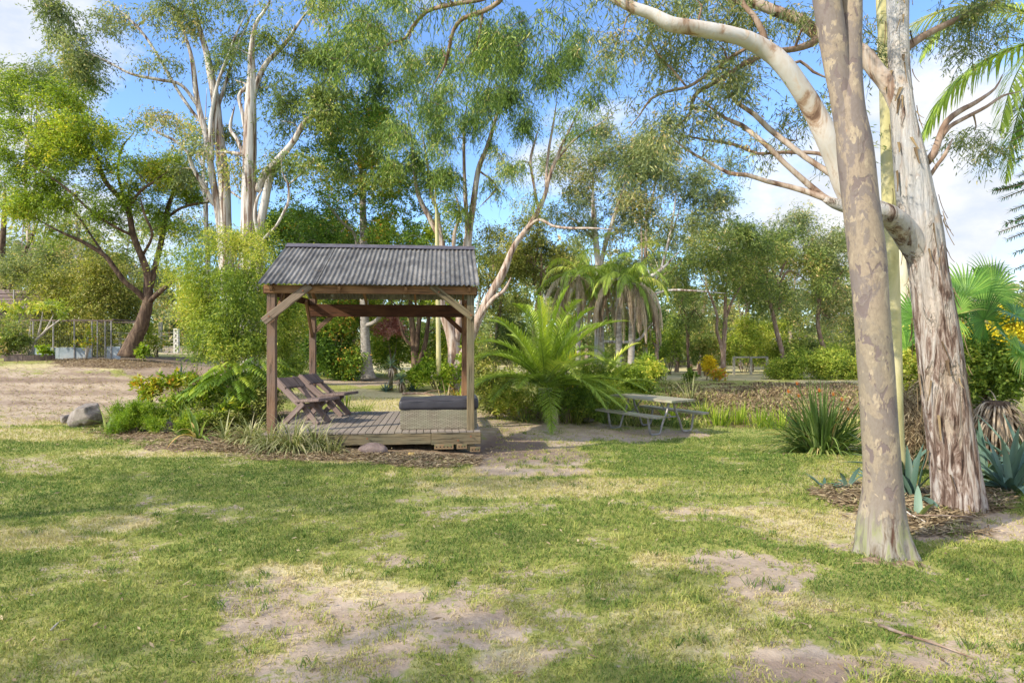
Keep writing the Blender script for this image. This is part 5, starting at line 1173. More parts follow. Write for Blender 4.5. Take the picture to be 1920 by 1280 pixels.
# pine like dark tree
Y = 22
LP = [[(690,710,Y,24),(688,690,Y,20),(685,640,Y,17),(683,560,Y,16),(682,460,Y,14),(680,380,Y,12),(676,300,Y,9),(672,230,Y,6),(670,170,Y,3)],
  [(684,610,Y,8),(700,605,Y-.3,8),(715,590,Y-.6,7),(720,565,Y-.8,5)],[(672,470,Y,7),(665,440,Y-.4,6),(640,415,Y-1,5),(620,390,Y-1.4,4),(600,370,Y-1.7,3)]]
cls = []
for i in range(440):
    py = rs.uniform(180, 470); h = (470-py)/310; wv = 20+140*(1-h)**.5*(.3+.7*rs.rand()); px = 672+rs.choice([-1, 1])*wv*rs.rand()**.6
    q_ = P(px, py+abs(px-672)*.15, Y+rs.uniform(-1.8, 1.8)); cls.append(np.round(q_/.75)*.75+rs.randn(3)*.2)
make_tree('clumped_dark_tree', 'straight grey trunk with layered dark green tufted branches left of the weeping gum', 'tree', at(690, Y), LP, [], M_GREYBARK, LM['dark'], k=80, sig=(.24, .24, .12), L=.11, W=.06, droop=.1, hang=.02, extra=np.array(cls), sides=14, wob=.08, flare=.3, up=.15, rbase=.016)
make_tree('slim_pole_tree', 'thin yellow green lichen covered trunk left of the weeping gum base', 'tree', at(822, 18.5),
  [[(823,705,18.5,10),(822,640,18.5,9),(821,560,18.5,9),(820,470,18.5,8),(818,400,18.5,6),(815,350,18.5,3)]], [(815,360,18.5,40,40,16)], M_POLE, LM['acacia'], k=60, sig=.25, sides=10)
make_tree('dark_multistem_tree', 'dark multi stemmed small tree framed by the gazebo posts', 'tree', at(778, 22.5),
  [[(780,700,22.5,16),(776,650,22.5,12),(772,600,22.5,10),(768,550,22.5,8),(760,500,22.5,5)],[(780,660,22.5,11),(785,610,22.5,9),(790,570,22.5,8),(798,535,22.5,5)],[(782,690,22.5,10),(796,650,22.4,9),(802,610,22.3,8),(806,580,22.3,6),(820,545,22.2,4)],[(776,650,22.5,7),(760,635,22.4,6),(748,600,22.3,4)],[(774,600,22.5,5),(752,582,22.3,4),(730,560,22,2)]],
  [(770,540,22.6,60,30,60),(820,560,22.8,40,40,34),(740,520,22.6,50,30,34),(800,480,22.6,60,30,30),(850,470,23,50,40,30),(830,610,23.4,30,30,16),(700,560,23,30,40,20)], M_DARKBARK, LM['acacia'], k=90, sig=.24, L=.1, W=.05, droop=.2, sides=10)

# middle distance trees right of centre
def bgtree(label, px, Y, wb_, topy, blobs, lm='graygum', bark=None, k=60, sig=.4, L=.2, W=.06, droop=.5, limbs=None, nm='gum_tree', group='trees beyond the lawn', base_py=None, n_l=5, sides=8):
    b = at(px, Y); g_ = 640+F*(EYE-b[2])/Y
    l = [[(px, g_+4, Y, wb_*1.3), (px+rs.randn()*3, g_-30, Y, wb_), (px+rs.randn()*6, (g_*1.3+topy*.7)/2, Y, wb_*.85), (px+rs.randn()*10, (g_+topy*2)/3, Y, wb_*.5), (px+rs.randn()*12, topy+15, Y, wb_*.2)]] if limbs is None else limbs
    if limbs is None:
        for i in range(n_l):
            h = rs.uniform(.35, .75); y0 = g_+(topy-g_)*h; bb = blobs[i % len(blobs)]
            l.append([(px, y0, Y, wb_*.5), ((px*2+bb[0])/3, y0-25, (Y*2+bb[2])/3, wb_*.4), (bb[0], bb[1]+bb[4]*.3, bb[2], wb_*.15)])
    return make_tree(nm, label, 'tree', b, l, blobs, bark or M_TANGUM, LM[lm], k, sig, L, W, droop, sig*.5, .6, group, sides=sides, wob=.1, den=.85 if Y < 40 else .75)
Y = 25
bgtree('pale gum with spreading bare low limbs behind the drooping palms', 1124, Y, 16, 260, [(1180,300,Y,70,50,70),(1100,330,Y,50,50,50),(1230,260,Y-1,50,40,34),(1260,330,Y,60,40,36),(1130,260,Y,60,40,40),(1050,300,Y,50,50,40),(1350,330,Y,50,40,34),(1200,370,Y,70,50,50),(1320,370,Y,60,35,36),(1090,400,Y,50,50,36),(1200,410,Y,60,40,40),(1280,430,Y,50,30,24),(1350,400,Y,30,30,14),(1150,470,Y,50,30,20),(1230,480,Y,50,25,16)], 'graygum', M_WHITEGUM, k=62, sig=.32, L=.2, W=.045,
  limbs=[[(1124,690,Y,20),(1124,640,Y,18),(1125,560,Y,16),(1122,500,Y,13),(1116,440,Y,11),(1112,380,Y,9),(1112,310,Y,5)],[(1122,520,Y,8),(1135,460,Y,8),(1160,380,Y,6),(1180,320,Y,4)],[(1124,600,Y,10),(1150,575,Y-.4,9),(1183,555,Y-.8,9),(1210,525,Y-1,8),(1240,505,Y-1.1,6),(1275,470,Y-1.2,4)],[(1190,600,Y-.6,5),(1215,560,Y-.8,5),(1250,545,Y-1,5),(1300,545,Y-1.2,4),(1360,550,Y-1.3,3)],[(1124,640,Y,6),(1190,640,Y-.6,5),(1215,615,Y-.8,4),(1235,595,Y-1,3)],[(1116,450,Y,5),(1085,420,Y,5),(1060,400,Y,3)],[(1240,505,Y-1.1,5),(1260,420,Y-.6,4),(1270,340,Y-.4,3)]])
bgtree('tall thin gum with sparse crown directly above the drooping palms', 1205, 29, 10, 270, [(1200,300,29,60,40,30),(1240,280,29,50,30,20),(1160,350,29,40,40,22),(1290,330,29,50,30,20)], 'graygum', k=50, sig=.4, L=.22, W=.05)
Y = 30
bgtree('forked brown trunk gum beside the yellow shrub on the bank', 1357, Y, 11, 420, [(1340,470,Y,60,40,40),(1400,450,Y,50,40,36),(1290,500,Y,50,40,32),(1370,530,Y,60,30,26),(1420,520,Y,40,30,20)], 'gum', M_BROWNLIMB, k=70, sig=.4, L=.22, W=.06,
  limbs=[[(1356,712,Y,13),(1356,680,Y,10),(1358,630,Y,9),(1360,600,Y,8),(1360,560,Y,6),(1365,500,Y,3)],[(1356,665,Y,7),(1350,640,Y,7),(1344,620,Y,6),(1344,590,Y,5),(1330,550,Y,4),(1315,520,Y,3)],[(1360,600,Y,5),(1375,560,Y,5),(1400,520,Y,4),(1420,480,Y,3)]])
bgtree('twin trunk pale gum over the lime hedge left of the spotted gum', 1462, 32, 10, 440, [(1440,480,32,50,40,40),(1490,460,32,50,40,40),(1520,520,32,40,40,30),(1420,540,32,40,30,22),(1470,560,32,50,30,22)], 'gum', M_BROWNLIMB, k=70, sig=.42, L=.22, W=.06)
bgtree('rounded grey green gum with pinkish trunk right behind the lime hedge', 1553, 33, 9, 430, [(1540,460,33,60,40,54),(1590,480,33,50,50,40),(1500,430,33,50,30,28),(1560,550,33,50,40,34),(1600,560,33,50,40,30),(1630,600,33,40,40,20)], 'graygum', M_BROWNLIMB, k=75, sig=.42, L=.22, W=.06)
bgtree('dark limbed gum between the forked gum and the twin trunk gum', 1408, 38, 8, 420, [(1400,440,38,40,30,30),(1450,430,38,40,30,30),(1370,480,38,40,40,30),(1420,500,38,50,40,30),(1460,560,38,50,40,26),(1340,580,38,40,40,20)], 'graygum', M_BROWNLIMB, k=70, sig=.5, L=.26, W=.08)
bgtree('slim dark trunked tree left of the yellow shrub beyond the fence', 1292, 30, 5, 560, [(1290,590,30,26,26,14),(1270,560,30,26,26,12),(1320,600,30,26,20,10)], 'gum', M_DARKBARK, k=60, sig=.3, L=.18, W=.05)
bgtree('straight brown trunked tree standing behind the rail fence', 1268, 36, 7, 440, [(1260,470,36,50,40,36),(1300,440,36,40,30,20),(1230,520,36,40,30,20),(1290,530,36,40,30,20)], 'gum', M_BROWNLIMB, k=70, sig=.45, L=.24, W=.07)
bgtree('olive gum filling the gap between weeping gum and pale gum', 1000, 28, 10, 420, [(960,450,28,50,40,40),(1010,440,28,50,40,40),(1050,470,28,40,40,30),(980,510,28,50,40,36),(1040,530,28,40,40,26),(930,500,28,40,40,26)], 'olive', M_BROWNLIMB, k=80, sig=.35, L=.16, W=.06)
bgtree('yellowish broad gum rising just right of the gazebo roof', 925, 30, 8, 440, [(925,450,30,40,30,20),(910,500,30,40,40,24),(950,560,30,50,40,30)], 'olive', M_BROWNLIMB, k=80, sig=.35, L=.16, W=.06)
bgtree('tall gum standing behind the left white gums', 386, 30, 12, 150, [(330,330,30,50,50,30),(300,420,30,50,40,30),(390,440,30,40,40,20),(350,250,30,40,40,16),(500,400,30,40,40,16)], 'gum', M_WHITEGUM, k=60, sig=.45, L=.24, W=.07)
bgtree('pair of pale straight trunks far behind the wattle crown', 146, 34, 11, 330, [(150,400,34,40,40,20),(110,440,34,40,30,16)], 'gum', M_WHITEGUM, k=60, sig=.45, L=.24, W=.07)
bgtree('blue green gum crowding the sky left of the wattle', 60, 36, 10, 140, [(20,160,36,40,30,22),(70,140,36,50,30,24),(130,150,36,40,20,14),(40,470,36,60,40,40),(120,480,36,60,40,40),(0,520,36,60,30,30)], 'graygum', M_TANGUM, k=70, sig=.5, L=.26, W=.08)
bgtree('dense green evergreen rounding over the gazebo roof left end', 590, 26, 9, 400, [(560,420,26,50,30,50),(610,430,26,50,30,50),(520,450,26,40,40,40),(640,470,26,40,40,40),(590,480,26,50,40,44)], 'dark', M_DARKBARK, k=110, sig=.3, L=.13, W=.07, droop=.2, nm='evergreen_tree')
bgtree('dense green evergreen behind the gazebo roof centre', 740, 27, 9, 420, [(740,440,27,50,30,40),(790,440,27,50,30,36),(700,460,27,40,30,36),(770,480,27,50,30,30)], 'acacia', M_DARKBARK, k=100, sig=.3, L=.13, W=.07, droop=.2, nm='evergreen_tree')
bgtree('shadowy evergreen mound right of the drooping palms', 1235, 28, 8, 560, [(1225,600,28,34,34,40),(1200,620,28,24,30,22),(1170,610,28,24,34,20)], 'dark', M_BROWNLIMB, k=110, sig=.25, L=.13, W=.06, droop=.2, nm='evergreen_tree')
far_specs = [(1480,45,440,'graygum'),(1560,48,430,'gum'),(1620,50,430,'gum'),(1390,50,450,'gum'),(1310,48,440,'graygum'),(1220,50,430,'gum'),(1100,52,430,'graygum'),(1010,50,440,'gum'),(1700,50,460,'graygum'),(1790,50,540,'graygum'),(1880,52,560,'gum'),(900,50,450,'gum'),(440,46,420,'gum'),(250,48,400,'graygum'),(180,46,430,'gum'),(60,50,440,'gum'),(660,50,440,'gum'),(1960,50,570,'graygum'),(-60,48,430,'graygum'),(550,48,430,'graygum')]
wds = ['far gum of the distant row, seen right over the forked gum','far gum of the distant row, top above the lime hedge','far gum of the distant row, touching the spotted gum trunk','far gum of the distant row, left of the tall cloud','far gum of the distant row, above the rail fence','far gum of the distant row, behind the drooping palms','far gum of the distant row, behind the pale spreading gum','far gum of the distant row, behind the big feather palm','far gum between the pole gum and the ragged bark tree','far gum behind the fan palm crown','far gum above the yellow flowers at right','far gum peeping over the right end of the gazebo roof','far gum behind the left white gums','far gum behind the middle of the wattle crown','far gum behind the wire aviary','far gum above the timber shed','far gum behind the tufted dark tree','far gum at the extreme right edge','far gum at the extreme left edge','far gum over the left end of the gazebo roof']
for (px, Yf, ty, lm), lb in zip(far_specs, wds):
    bl = [(px+rs.uniform(-60, 60), rs.uniform(ty+25, 600), Yf+rs.uniform(-2, 2), 40, 26, 20) for _ in range(5)]+[(px, ty+25, Yf, 36, 24, 20), (px+20, 630, Yf, 60, 24, 20)]
    bgtree(lb, px, Yf, 7, ty, bl, lm, M_TANGUM if rs.rand() < .6 else M_WHITEGUM, k=60, sig=.42, L=.32, W=.1, group='distant gum trees', n_l=3, sides=6)
# far wood that reads as one mass
mb = MB(); n_ = 4200; x = rs.uniform(-75, 75, n_); y = rs.uniform(56, 72, n_); z = ghz(x, y)+.3+rs.rand(n_)**1.8*(8.5+3*np.sin(x*.25)+2*np.sin(x*.61))
z = np.where(x > 30, np.minimum(z, 7), z)
leaves(mb, np.stack([x, y, z], 1), 34, .9, .6, .26, .3, .3)
o = mb.build('far_woodland', LM['graygum'], None, False); tag(o, 'grey green wall of distant bushland behind all the trees', 'woodland', kind='stuff')

# ================================================================ SHRUBS
shrub('willowy_yellow_shrub', 'tall feathery yellow green shrub between the dark tree and the gazebo', [(430,560,15.5,70,60,120),(380,520,15.8,50,50,70),(480,500,16,50,50,70),(410,620,15.2,40,36,60),(365,570,15.8,30,40,34),(450,640,15.2,60,30,60),(430,450,16.2,60,26,34),(345,480,16.4,36,26,20),(490,600,15.8,30,60,40),(385,650,15.4,20,24,20),(330,520,16.6,22,24,12),(500,440,16.6,30,24,14)], LM['lime'], 430, 15.8, k=95, sig=(.17, .17, .17), L=.075, W=.022, hang=.12, droop=.6, stems=14, stemr=.03, ht=3)
shrub('evergreen_shrub', 'dense shrub seen through the gazebo between its left posts', [(540,620,17,40,60,80),(560,560,18,40,40,50),(520,560,17.5,30,50,40),(550,690,16.5,30,24,30)], LM['lime'], 540, 17, k=90, L=.08, W=.03, sig=.18, stems=8)
shrub('evergreen_shrub', 'dark dense shrub between rear left post and grey ringed trunk', [(620,640,22.5,50,50,110),(650,590,23,40,50,70),(600,590,23,40,40,50),(640,680,22,40,22,50)], LM['dark'], 625, 22.5, k=110, L=.1, W=.05, sig=.22, stems=8)
shrub('evergreen_shrub', 'shrub filling the gap right of the grey ringed trunk', [(730,660,24,40,40,50),(720,600,25,30,40,40),(850,640,24,40,60,60),(800,660,24,40,40,40)], LM['acacia'], 760, 24, k=90, L=.1, W=.05, sig=.25, stems=8)
for px_, Yu, rx_, lb_ in [(1255,33,34,'left of the slim dark trunk'),(1312,35,30,'directly behind the bright yellow shrub'),(1395,35,40,'right of the forked brown trunk'),(1435,37,34,'between forked trunk and twin trunk gum'),(1500,37,46,'above the left end of the lime hedge'),(1580,38,46,'above the right end of the lime hedge'),(960,30,40,'behind the left fronds of the big feather palm'),(1060,32,44,'behind the right fronds of the big feather palm'),(1180,34,36,'between the ringed palm trunks')]:
    shrub('understorey_shrub', 'loose green understorey bush '+lb_, [(px_-rx_*.3,655,Yu,rx_*.7,28,34),(px_+rx_*.4,640,Yu+.5,rx_*.6,40,34),(px_,612,Yu,rx_*.5,26,18)], LM[['gum','acacia','graygum','lime'][int(px_) % 4]], px_, Yu, k=70, L=.2, W=.06, sig=.3, droop=.3, stems=6, group='understorey bushes beyond the bank')
shrub('pink_leaf_shrub', 'salmon pink leaved shrub glimpsed through the gazebo', [(735,608,23.4,24,14,26),(747,618,23.4,12,10,12),(715,612,23.4,16,8,10)], LM['red'], 735, 23.4, k=80, L=.12, W=.05, sig=.12, stems=5)
shrub('thicket_shrub', 'olive hedge thicket rising behind the wire aviary', [(130,560,24,60,40,100),(200,550,24,50,50,100),(80,540,24.5,50,30,60),(250,560,25,40,40,50),(170,500,24.5,70,30,70),(180,620,24,60,40,80),(110,620,24,50,40,60)], LM['olive'], 160, 24.3, k=95, L=.1, W=.04, sig=.3, stems=10)
shrub('dry_flowering_shrub', 'pale dry topped shrub above the shed roof', [(60,500,26,60,24,50),(110,480,26,40,20,30),(20,520,26,40,20,24)], LM['graygum'], 60, 26, k=80, L=.12, W=.05, sig=.3, stems=8)
shrub('green_climber_shrub', 'low green shrub at the foot of the leaning dark trunk', [(268,655,20.2,12,8,16)], LM['bright'], 268, 20.2, k=60, L=.08, W=.05, sig=.1, stems=4)
shrub('leafy_shrub', 'leafy shrub right of the leaning dark trunk before the gate', [(285,650,26,12,18,12),(285,600,26,24,20,16)], LM['lime'], 295, 26, k=60, L=.1, W=.05, sig=.2, stems=5)
# frangipani like shrub with pale limbs
bS = at(58, 20.2); Y = 20.2
make_tree('pale_limbed_shrub', 'flat topped shrub with bare white limbs and lime leaf clusters in the garden bed ring', 'shrub', bS,
  [[(58,668,Y,5),(66,640,Y,5),(85,620,Y,4),(100,590,Y,3)],[(58,668,Y,5),(56,630,Y,4),(58,600,Y,3)],[(56,665,Y,5),(40,630,Y,4),(35,600,Y,3)],[(72,628,Y,4),(78,600,Y,3),(80,582,Y,3)],[(85,620,Y,4),(105,605,Y,3),(122,592,Y,2)]],
  [], M_PALESTEM, LM['lime'], k=40, sig=(.18, .18, .05), L=.2, W=.07, droop=.1, hang=0, extra=np.array([P(x_, y_, Y+rs.uniform(-.4, .4)) for x_, y_ in [(10,574),(22,582),(32,570),(42,578),(55,582),(66,574),(75,572),(85,574),(95,570),(104,572),(112,568),(116,584),(120,588),(48,570),(30,592)]]), frac=1)
shrub('grey_green_shrub', 'soft grey green shrub crowding the bed at the far left edge', [(15,620,19.6,30,30,60),(0,640,19.4,30,20,40),(40,645,19.6,20,16,20)], LM['gum'], 15, 19.6, k=70, L=.09, W=.03, sig=.14, stems=8)
shrub('bare_twiggy_shrub', 'nearly leafless twiggy shrub before the aviary skirt', [(155,640,20.6,18,14,14),(170,630,20.6,12,14,6)], LM['croton'], 160, 20.6, k=10, L=.08, W=.04, sig=.1, stems=9, bark=M_PALESTEM, frac=1)
shrub('potted_lime_shrub', 'small lime leaved plant on the garden bed ring rim', [(88,653,19.2,9,8,10)], LM['bright'], 88, 19.2, k=40, L=.1, W=.06, sig=.07, stems=3)
# right
shrub('yellow_shrub', 'bright yellow rounded shrub on the far bank', [(1324,680,27.5,12,10,30),(1330,688,27.5,12,6,14)], LM['yellow'], 1325, 27.6, k=70, L=.11, W=.06, sig=.11, stems=4)
shrub('orange_shrub', 'low orange shrub at the foot of the bright yellow shrub', [(1340,700,27,16,6,20)], LM['croton'], 1340, 27.1, k=60, L=.1, W=.05, sig=.1, stems=4)
shrub('dark_green_shrub', 'small vivid green bush on the bank top left of the yellow shrub', [(1290,703,25.6,9,8,14)], LM['glossy'], 1290, 25.6, k=60, L=.1, W=.05, sig=.1, stems=4)
shrub('lime_hedge', 'long low lime hedge on the bank left of the spotted gum', [(1480,690,28,30,22,60),(1530,680,28,40,28,80),(1580,675,28,40,30,80),(1620,685,28,30,26,50)], LM['lime'], 1540, 28, k=90, L=.13, W=.05, sig=.26, stems=8)
shrub('lime_flowering_shrub', 'pale lime flowering shrub right of the ragged bark tree', [(1850,690,9.1,40,26,80),(1805,670,9.2,24,30,40),(1885,715,9.1,26,24,40),(1830,650,9.3,30,16,26),(1800,720,9.2,20,34,40)], LM['lime'], 1840, 9.2, k=80, L=.06, W=.035, sig=.12, stems=10)
shrub('lime_leaf_shrub', 'green shrub showing between the pole gum and the ragged bark tree', [(1705,690,9.6,26,50,70),(1720,640,9.8,24,24,26),(1690,760,9.4,20,30,24)], LM['lime'], 1705, 9.7, k=80, L=.055, W=.03, sig=.1, stems=8)
shrub('yellow_cassia_shrub', 'large golden yellow flowering shrub behind the fan palm', [(1860,640,14,40,20,60),(1910,620,14,40,30,70),(1800,650,14,30,16,26),(1940,640,14,30,30,40)], LM['yellow'], 1890, 14, k=80, L=.08, W=.05, sig=.15, stems=8)
shrub('dry_vine_tangle', 'brown dry stalk tangle behind the agaves left of the ragged trunk', [(1700,770,8.6,30,50,60),(1740,760,8.8,20,50,30),(1670,790,8.6,16,30,14)], LM['drystem'], 1705, 8.7, k=80, L=.16, W=.012, sig=.12, droop=.8, hang=.1, stems=12)
shrub('fern_undergrowth', 'dark fern undergrowth under the big feather palm right side', [(1100,720,16.5,60,26,70),(1170,700,17.5,50,24,60),(1060,745,15.6,40,22,40),(1200,720,18,40,26,50),(1230,690,19,20,20,20)], LM['acacia'], 1120, 16.8, k=80, L=.11, W=.035, sig=.16, droop=.5, stems=8)
shrub('fern_understorey', 'pale green ferny growth packed around the feet of the big feather palm', [(960,745,14.3,50,16,50),(1010,750,14.2,50,14,44),(1075,745,14.3,46,18,50),(1130,745,15,40,20,40),(1020,705,15.4,70,22,40),(1100,700,15.8,50,26,40)], LM['lime'], 1020, 14.4, k=54, L=.1, W=.02, sig=.13, droop=.2, up=.2, stems=8)
shrub('rush_bush', 'blue green grassy bush at the right end of the fern undergrowth', [(1215,695,19.5,22,22,40)], LM['glossy'], 1215, 19.5, k=60, L=.3, W=.03, sig=.1, droop=-.2, up=.4, stems=4)
shrub('olive_undergrowth', 'olive ground shrub left of the feather palm base', [(925,720,15.5,34,34,60),(910,680,16.5,30,30,36),(945,750,14.6,30,14,26)], LM['olive'], 925, 15.8, k=80, L=.09, W=.03, sig=.14, stems=6)
shrub('leafy_bank_shrub', 'mixed green shrub at the foot of the weeping gum', [(840,700,18.6,24,20,30),(800,700,18.6,24,16,24),(770,705,18.8,20,10,18),(870,690,18.8,20,24,20)], LM['bright'], 820, 18.7, k=60, L=.1, W=.05, sig=.13, stems=6)

# ================================================================ PALMS
palm('feather_palm', 'huge low feather palm with arching green fronds right of the gazebo', at(1022, 14.6), .75, .17, 42, LM['palm'], L=2.3, nl=104, ll=.42, lw=.021, els=(88, 12), arch=1.2, droop=.35, dead=14, deadL=1.4, vee=.5)
palm('feather_palm', 'smaller feather palm with low fronds sweeping right beneath the drooping palms', at(1120, 16.2), .2, .14, 26, LM['palm'], L=1.9, nl=56, ll=.36, lw=.024, els=(80, 0), arch=1.3, droop=.4, dead=3, deadL=1.0)
def queen(label, px, Y, topy, r, **k):
    b = at(px, Y); h = EYE+(640-topy)*Y/F-b[2]
    return palm('drooping_palm', label, b, h, r, 12, LM['palm'], L=2.0, nl=44, ll=.42, lw=.03, els=(75, 0), arch=2.3, droop=1.8, dead=k.pop('dead', 9), deadL=2.2, group='tall palms with dead skirts', **k)
queen('leftmost tall palm with orange brown skirt of dead fronds', 1084, 22.5, 515, .09, dead=20)
queen('tall ringed palm, left trunk of the close pair', 1160, 22, 520, .11, dead=16)
queen('tall ringed palm, right trunk of the close pair with the longest dead skirt', 1180, 21.6, 530, .11, dead=20, lean=(.1, 0))
queen('slender palm standing behind between the two skirted palm clusters', 1127, 23.5, 525, .1, dead=14)
b = at(1995, 8.2); palm('tall_feather_palm', 'palm outside the right edge whose yellow green fronds hang into the top corner', b, 5.6, .16, 13, LM['palm'], L=2.4, nl=60, ll=.5, lw=.026, els=(60, -10), arch=2.0, droop=1.6)
# fan palm
bF = at(1835, 9.4); fp = thing('fan_palm', 'fan palm with large round pleated leaves and a dry brown skirt', 'palm', bF)
fc = P(1835, 640, 9.5)
mb = MB(); tube(mb, [bF, (bF+fc)/2+[.02, 0, 0], fc], [.13, .12, .11], 14, disp=wobble(.15)); mb.build('trunk', M_DARKBARK, fp, True, loc=bF)
def fan(mb, st, c, hub, facing, Rr, n_=44, r=.5, droop=1.3):
    c, hub = np.array(c, float), np.array(hub, float); pt_ = hub-c; L = np.linalg.norm(pt_)
    tube(st, spline([c, c+pt_*.5+[0, 0, L*.12], hub], n=5), np.linspace(.018, .01, 11), 5, cap=False)
    fdir = nrm(np.array(facing, float)); a0 = nrm(pt_-fdir*np.dot(pt_, fdir)); b0 = np.cross(fdir, a0)
    an = np.linspace(-2.5, 2.5, n_); seg = 7
    for k in range(n_):
        d = a0*math.cos(an[k])+b0*math.sin(an[k])+fdir*.12; d = nrm(d); L_r = Rr*(1-.16*abs(an[k])/2.5)*(.93+.12*rs.rand()); p = hub.copy(); rows = []
        tang = nrm(np.cross(fdir, d)); dd = d.copy()
        for i in range(seg+1):
            t = i/seg; w_ = L_r*t*(5.0/n_)*.98 if t < .55 else L_r*.55*(5.0/n_)*.98*(1-(t-.55)/.45*.9); w_ = max(w_, .003)
            rows += [p-tang*w_/2+fdir*w_*.22, p, p+tang*w_/2+fdir*w_*.22]
            if t > .5: dd[2] -= droop*(t-.45)*.55*(.7+.6*rs.rand()); dd = nrm(dd)
            p = p+dd*L_r/seg
        f = [[3*j+c_, 3*j+c_+1, 3*j+c_+4, 3*j+c_+3] for j in range(seg) for c_ in (0, 1)]
        mb.add(np.array(rows), f, np.clip(r+rs.randn()*.12, 0, 1))
st = MB(); lf = MB()
for px, py, Yv, fac, rr_, r_ in [(1812,555,9.2,(-.3,-1,.5),.62,.6),(1862,548,9.6,(.3,-1,.35),.68,.55),(1770,600,9.3,(-.5,-1,.2),.6,.35),(1790,590,8.9,(-.2,-1,.15),.5,.8),(1905,590,9.1,(.2,-.5,.9),.66,.45),(1845,600,9.0,(.3,-1,-.1),.5,.3),(1720,600,9.8,(-.6,-1,.3),.6,.4),(1895,640,9.0,(.5,-.6,.6),.55,.6),(1940,600,9.6,(.8,-.6,.3),.6,.5),(1700,655,9.6,(-.7,-1,.1),.5,.6),(1830,520,10,(0,.4,1),.55,.5),(1915,665,8.8,(.4,-.9,.3),.5,.7)]:
    m1 = MB(); s1 = MB(); fan(m1, s1, fc, P(px, py, Yv), fac, rr_, r=r_); 
    fo = m1.build('fan_leaf', LM['fan'], fp, False, loc=bF); s1.build('leaf_stalk', LM['strap'], fo, True, loc=bF)
dl = MB(); a = rs.rand(520)*6.28
cB = P(1868, 752, 8.6)
d_ = np.stack([np.cos(a)*.8, np.sin(a)*.8, rs.uniform(-.8, .7, 520)], 1)+rs.randn(520, 3)*.25
ribbons(dl, np.array([cB[0], cB[1], 0])+np.stack([.12*np.cos(a), .12*np.sin(a), cB[2]-.35*rs.rand(520)], 1), d_, rs.uniform(.3, .85, 520), .02, rs.uniform(1.5, 4.5, 520), 7, rs.rand(520)*.75, 3)
dl.build('dead_skirt', LM['deadpalm'], fp, False, loc=bF)
mb = MB(); q0 = np.array([cB[0], cB[1], gz(cB[0], cB[1])]); tube(mb, [q0, cB], [.2, .16], 12, disp=wobble(.15)); mb.build('side_trunk', M_DARKBARK, fp, True, loc=bF)
# spiky pine reaching in from the right edge
bN = at(2035, 8.0); npn = thing('spiky_pine', 'pine outside the right edge whose green spiky branch tips reach into the sky', 'tree', bN)
mb = MB(); tube(mb, [bN, bN+[0, 0, 6.2]], [.12, .05], 12); lf = MB()
tips = [(1893,212),(1900,250),(1890,268),(1905,300),(1912,330),(1862,358),(1880,372),(1895,395),(1885,420),(1890,448),(1900,475),(1905,350),(1868,358),(1875,435),(1910,235),(1908,410),(1903,505),(1915,545)]
for px, py in tips:
    Yt = 7.9+rs.uniform(-.4, .4); tp = P(px, py, Yt); s0 = np.array([bN[0]-.05, bN[1], tp[2]+.3]); pth = spline([s0, (s0+tp)/2+[0, 0, .03], tp], n=8); tube(mb, pth, np.linspace(.02, .005, len(pth)), 5)
    fine = spline(pth, step=.035); n_ = len(fine); 
    for rep in range(7):
        dd = nrm(np.gradient(fine, axis=0)); ax_ = rs.randn(n_, 3); ax_ -= dd*(ax_*dd).sum(1)[:, None]; ax_ = nrm(ax_)
        ribbons(lf, fine, nrm(dd*1.0+ax_*.9), .075, .012, .1, 2, rs.rand(n_), 2)
mb.build('trunk', M_BROWNLIMB, npn, True, loc=bN); lf.build('needles', LM['pine'], npn, False, loc=bN)

# ================================================================ GARDEN PLANTS
def plant(name, label, px, Y, n_, L, W, mat, cat='plant', group=None, dz=0, part='leaves', **k):
    b = at(px, Y); b[2] = surf(b[0], b[1])[0]+dz; mb = MB(); rosette(mb, b, n_, L, W, **k)
    o = mb.build(name, mat, None, True, loc=b); return tag(o, label, cat, group)
for i, (px, Yp, lb, n_, L) in enumerate([(505,9.35,'leftmost cream striped grass tuft on the garden bed edge',110,.5),(548,9.3,'largest cream striped grass tuft before the nearer slab chair',170,.6),(590,9.45,'cream striped grass tuft touching the left end of the deck',130,.5),(470,9.9,'pale grass tuft behind the leftmost striped tuft',100,.5),(525,9.9,'pale grass tuft at the foot of the front left post',90,.45),(618,9.3,'small cream striped tuft lowest at the deck corner',60,.32)]):
    plant('spider_grass', lb, px, Yp, n_*2, L*1.15, .02, LM['variegated'], 'grass plant', 'cream striped grasses along the bed edge', arch=2.4, tilt=(5, 65), seg=7, spread=.16, fold=.1)
for px, Yp, lb, n_, L, m_ in [(372,10.0,'green strap lily with yellowing outer leaf right of the fern',16,.7,'strap'),(338,10.3,'strap lily just behind the dark round rock',12,.55,'strap'),(222,11.3,'strap leaved lily clump rising behind the large boulder',34,.75,'strap'),(198,11.0,'slender drooping lily leaves in front of the boulder',12,.6,'strap'),(315,11.6,'blue grey strap plant behind the fern',22,.5,'agave'),(245,11.9,'thin leaved lily between boulder clump and croton',20,.5,'variegated'),(340,17.5,'dark spiky clump at the drive edge before the gate',36,.6,'agave'),(368,17.0,'dry bladed clump beside the dark spiky clump',40,.6,'drystem')]:
    plant('strap_lily', lb, px, Yp, n_, L, .055 if n_ < 30 else .035, LM[m_], arch=1.3, tilt=(5, 60), seg=7, spread=.07, fold=.2)
for a_ in [(420,9.9,'striped lily in the mulch right of the fern, between bed undergrowth and lawn',22,.5,'variegated'),(290,12.0,'upright blue grey lily behind the orange leaved shrub',16,.55,'agave'),(355,11.2,'broad green lily below the lower lobed leaf plant',18,.6,'strap')]:
    plant('strap_lily', a_[2], a_[0], a_[1], a_[3], a_[4], .045, LM[a_[5]], arch=1.4, tilt=(5, 65), seg=7, spread=.08, fold=.2)
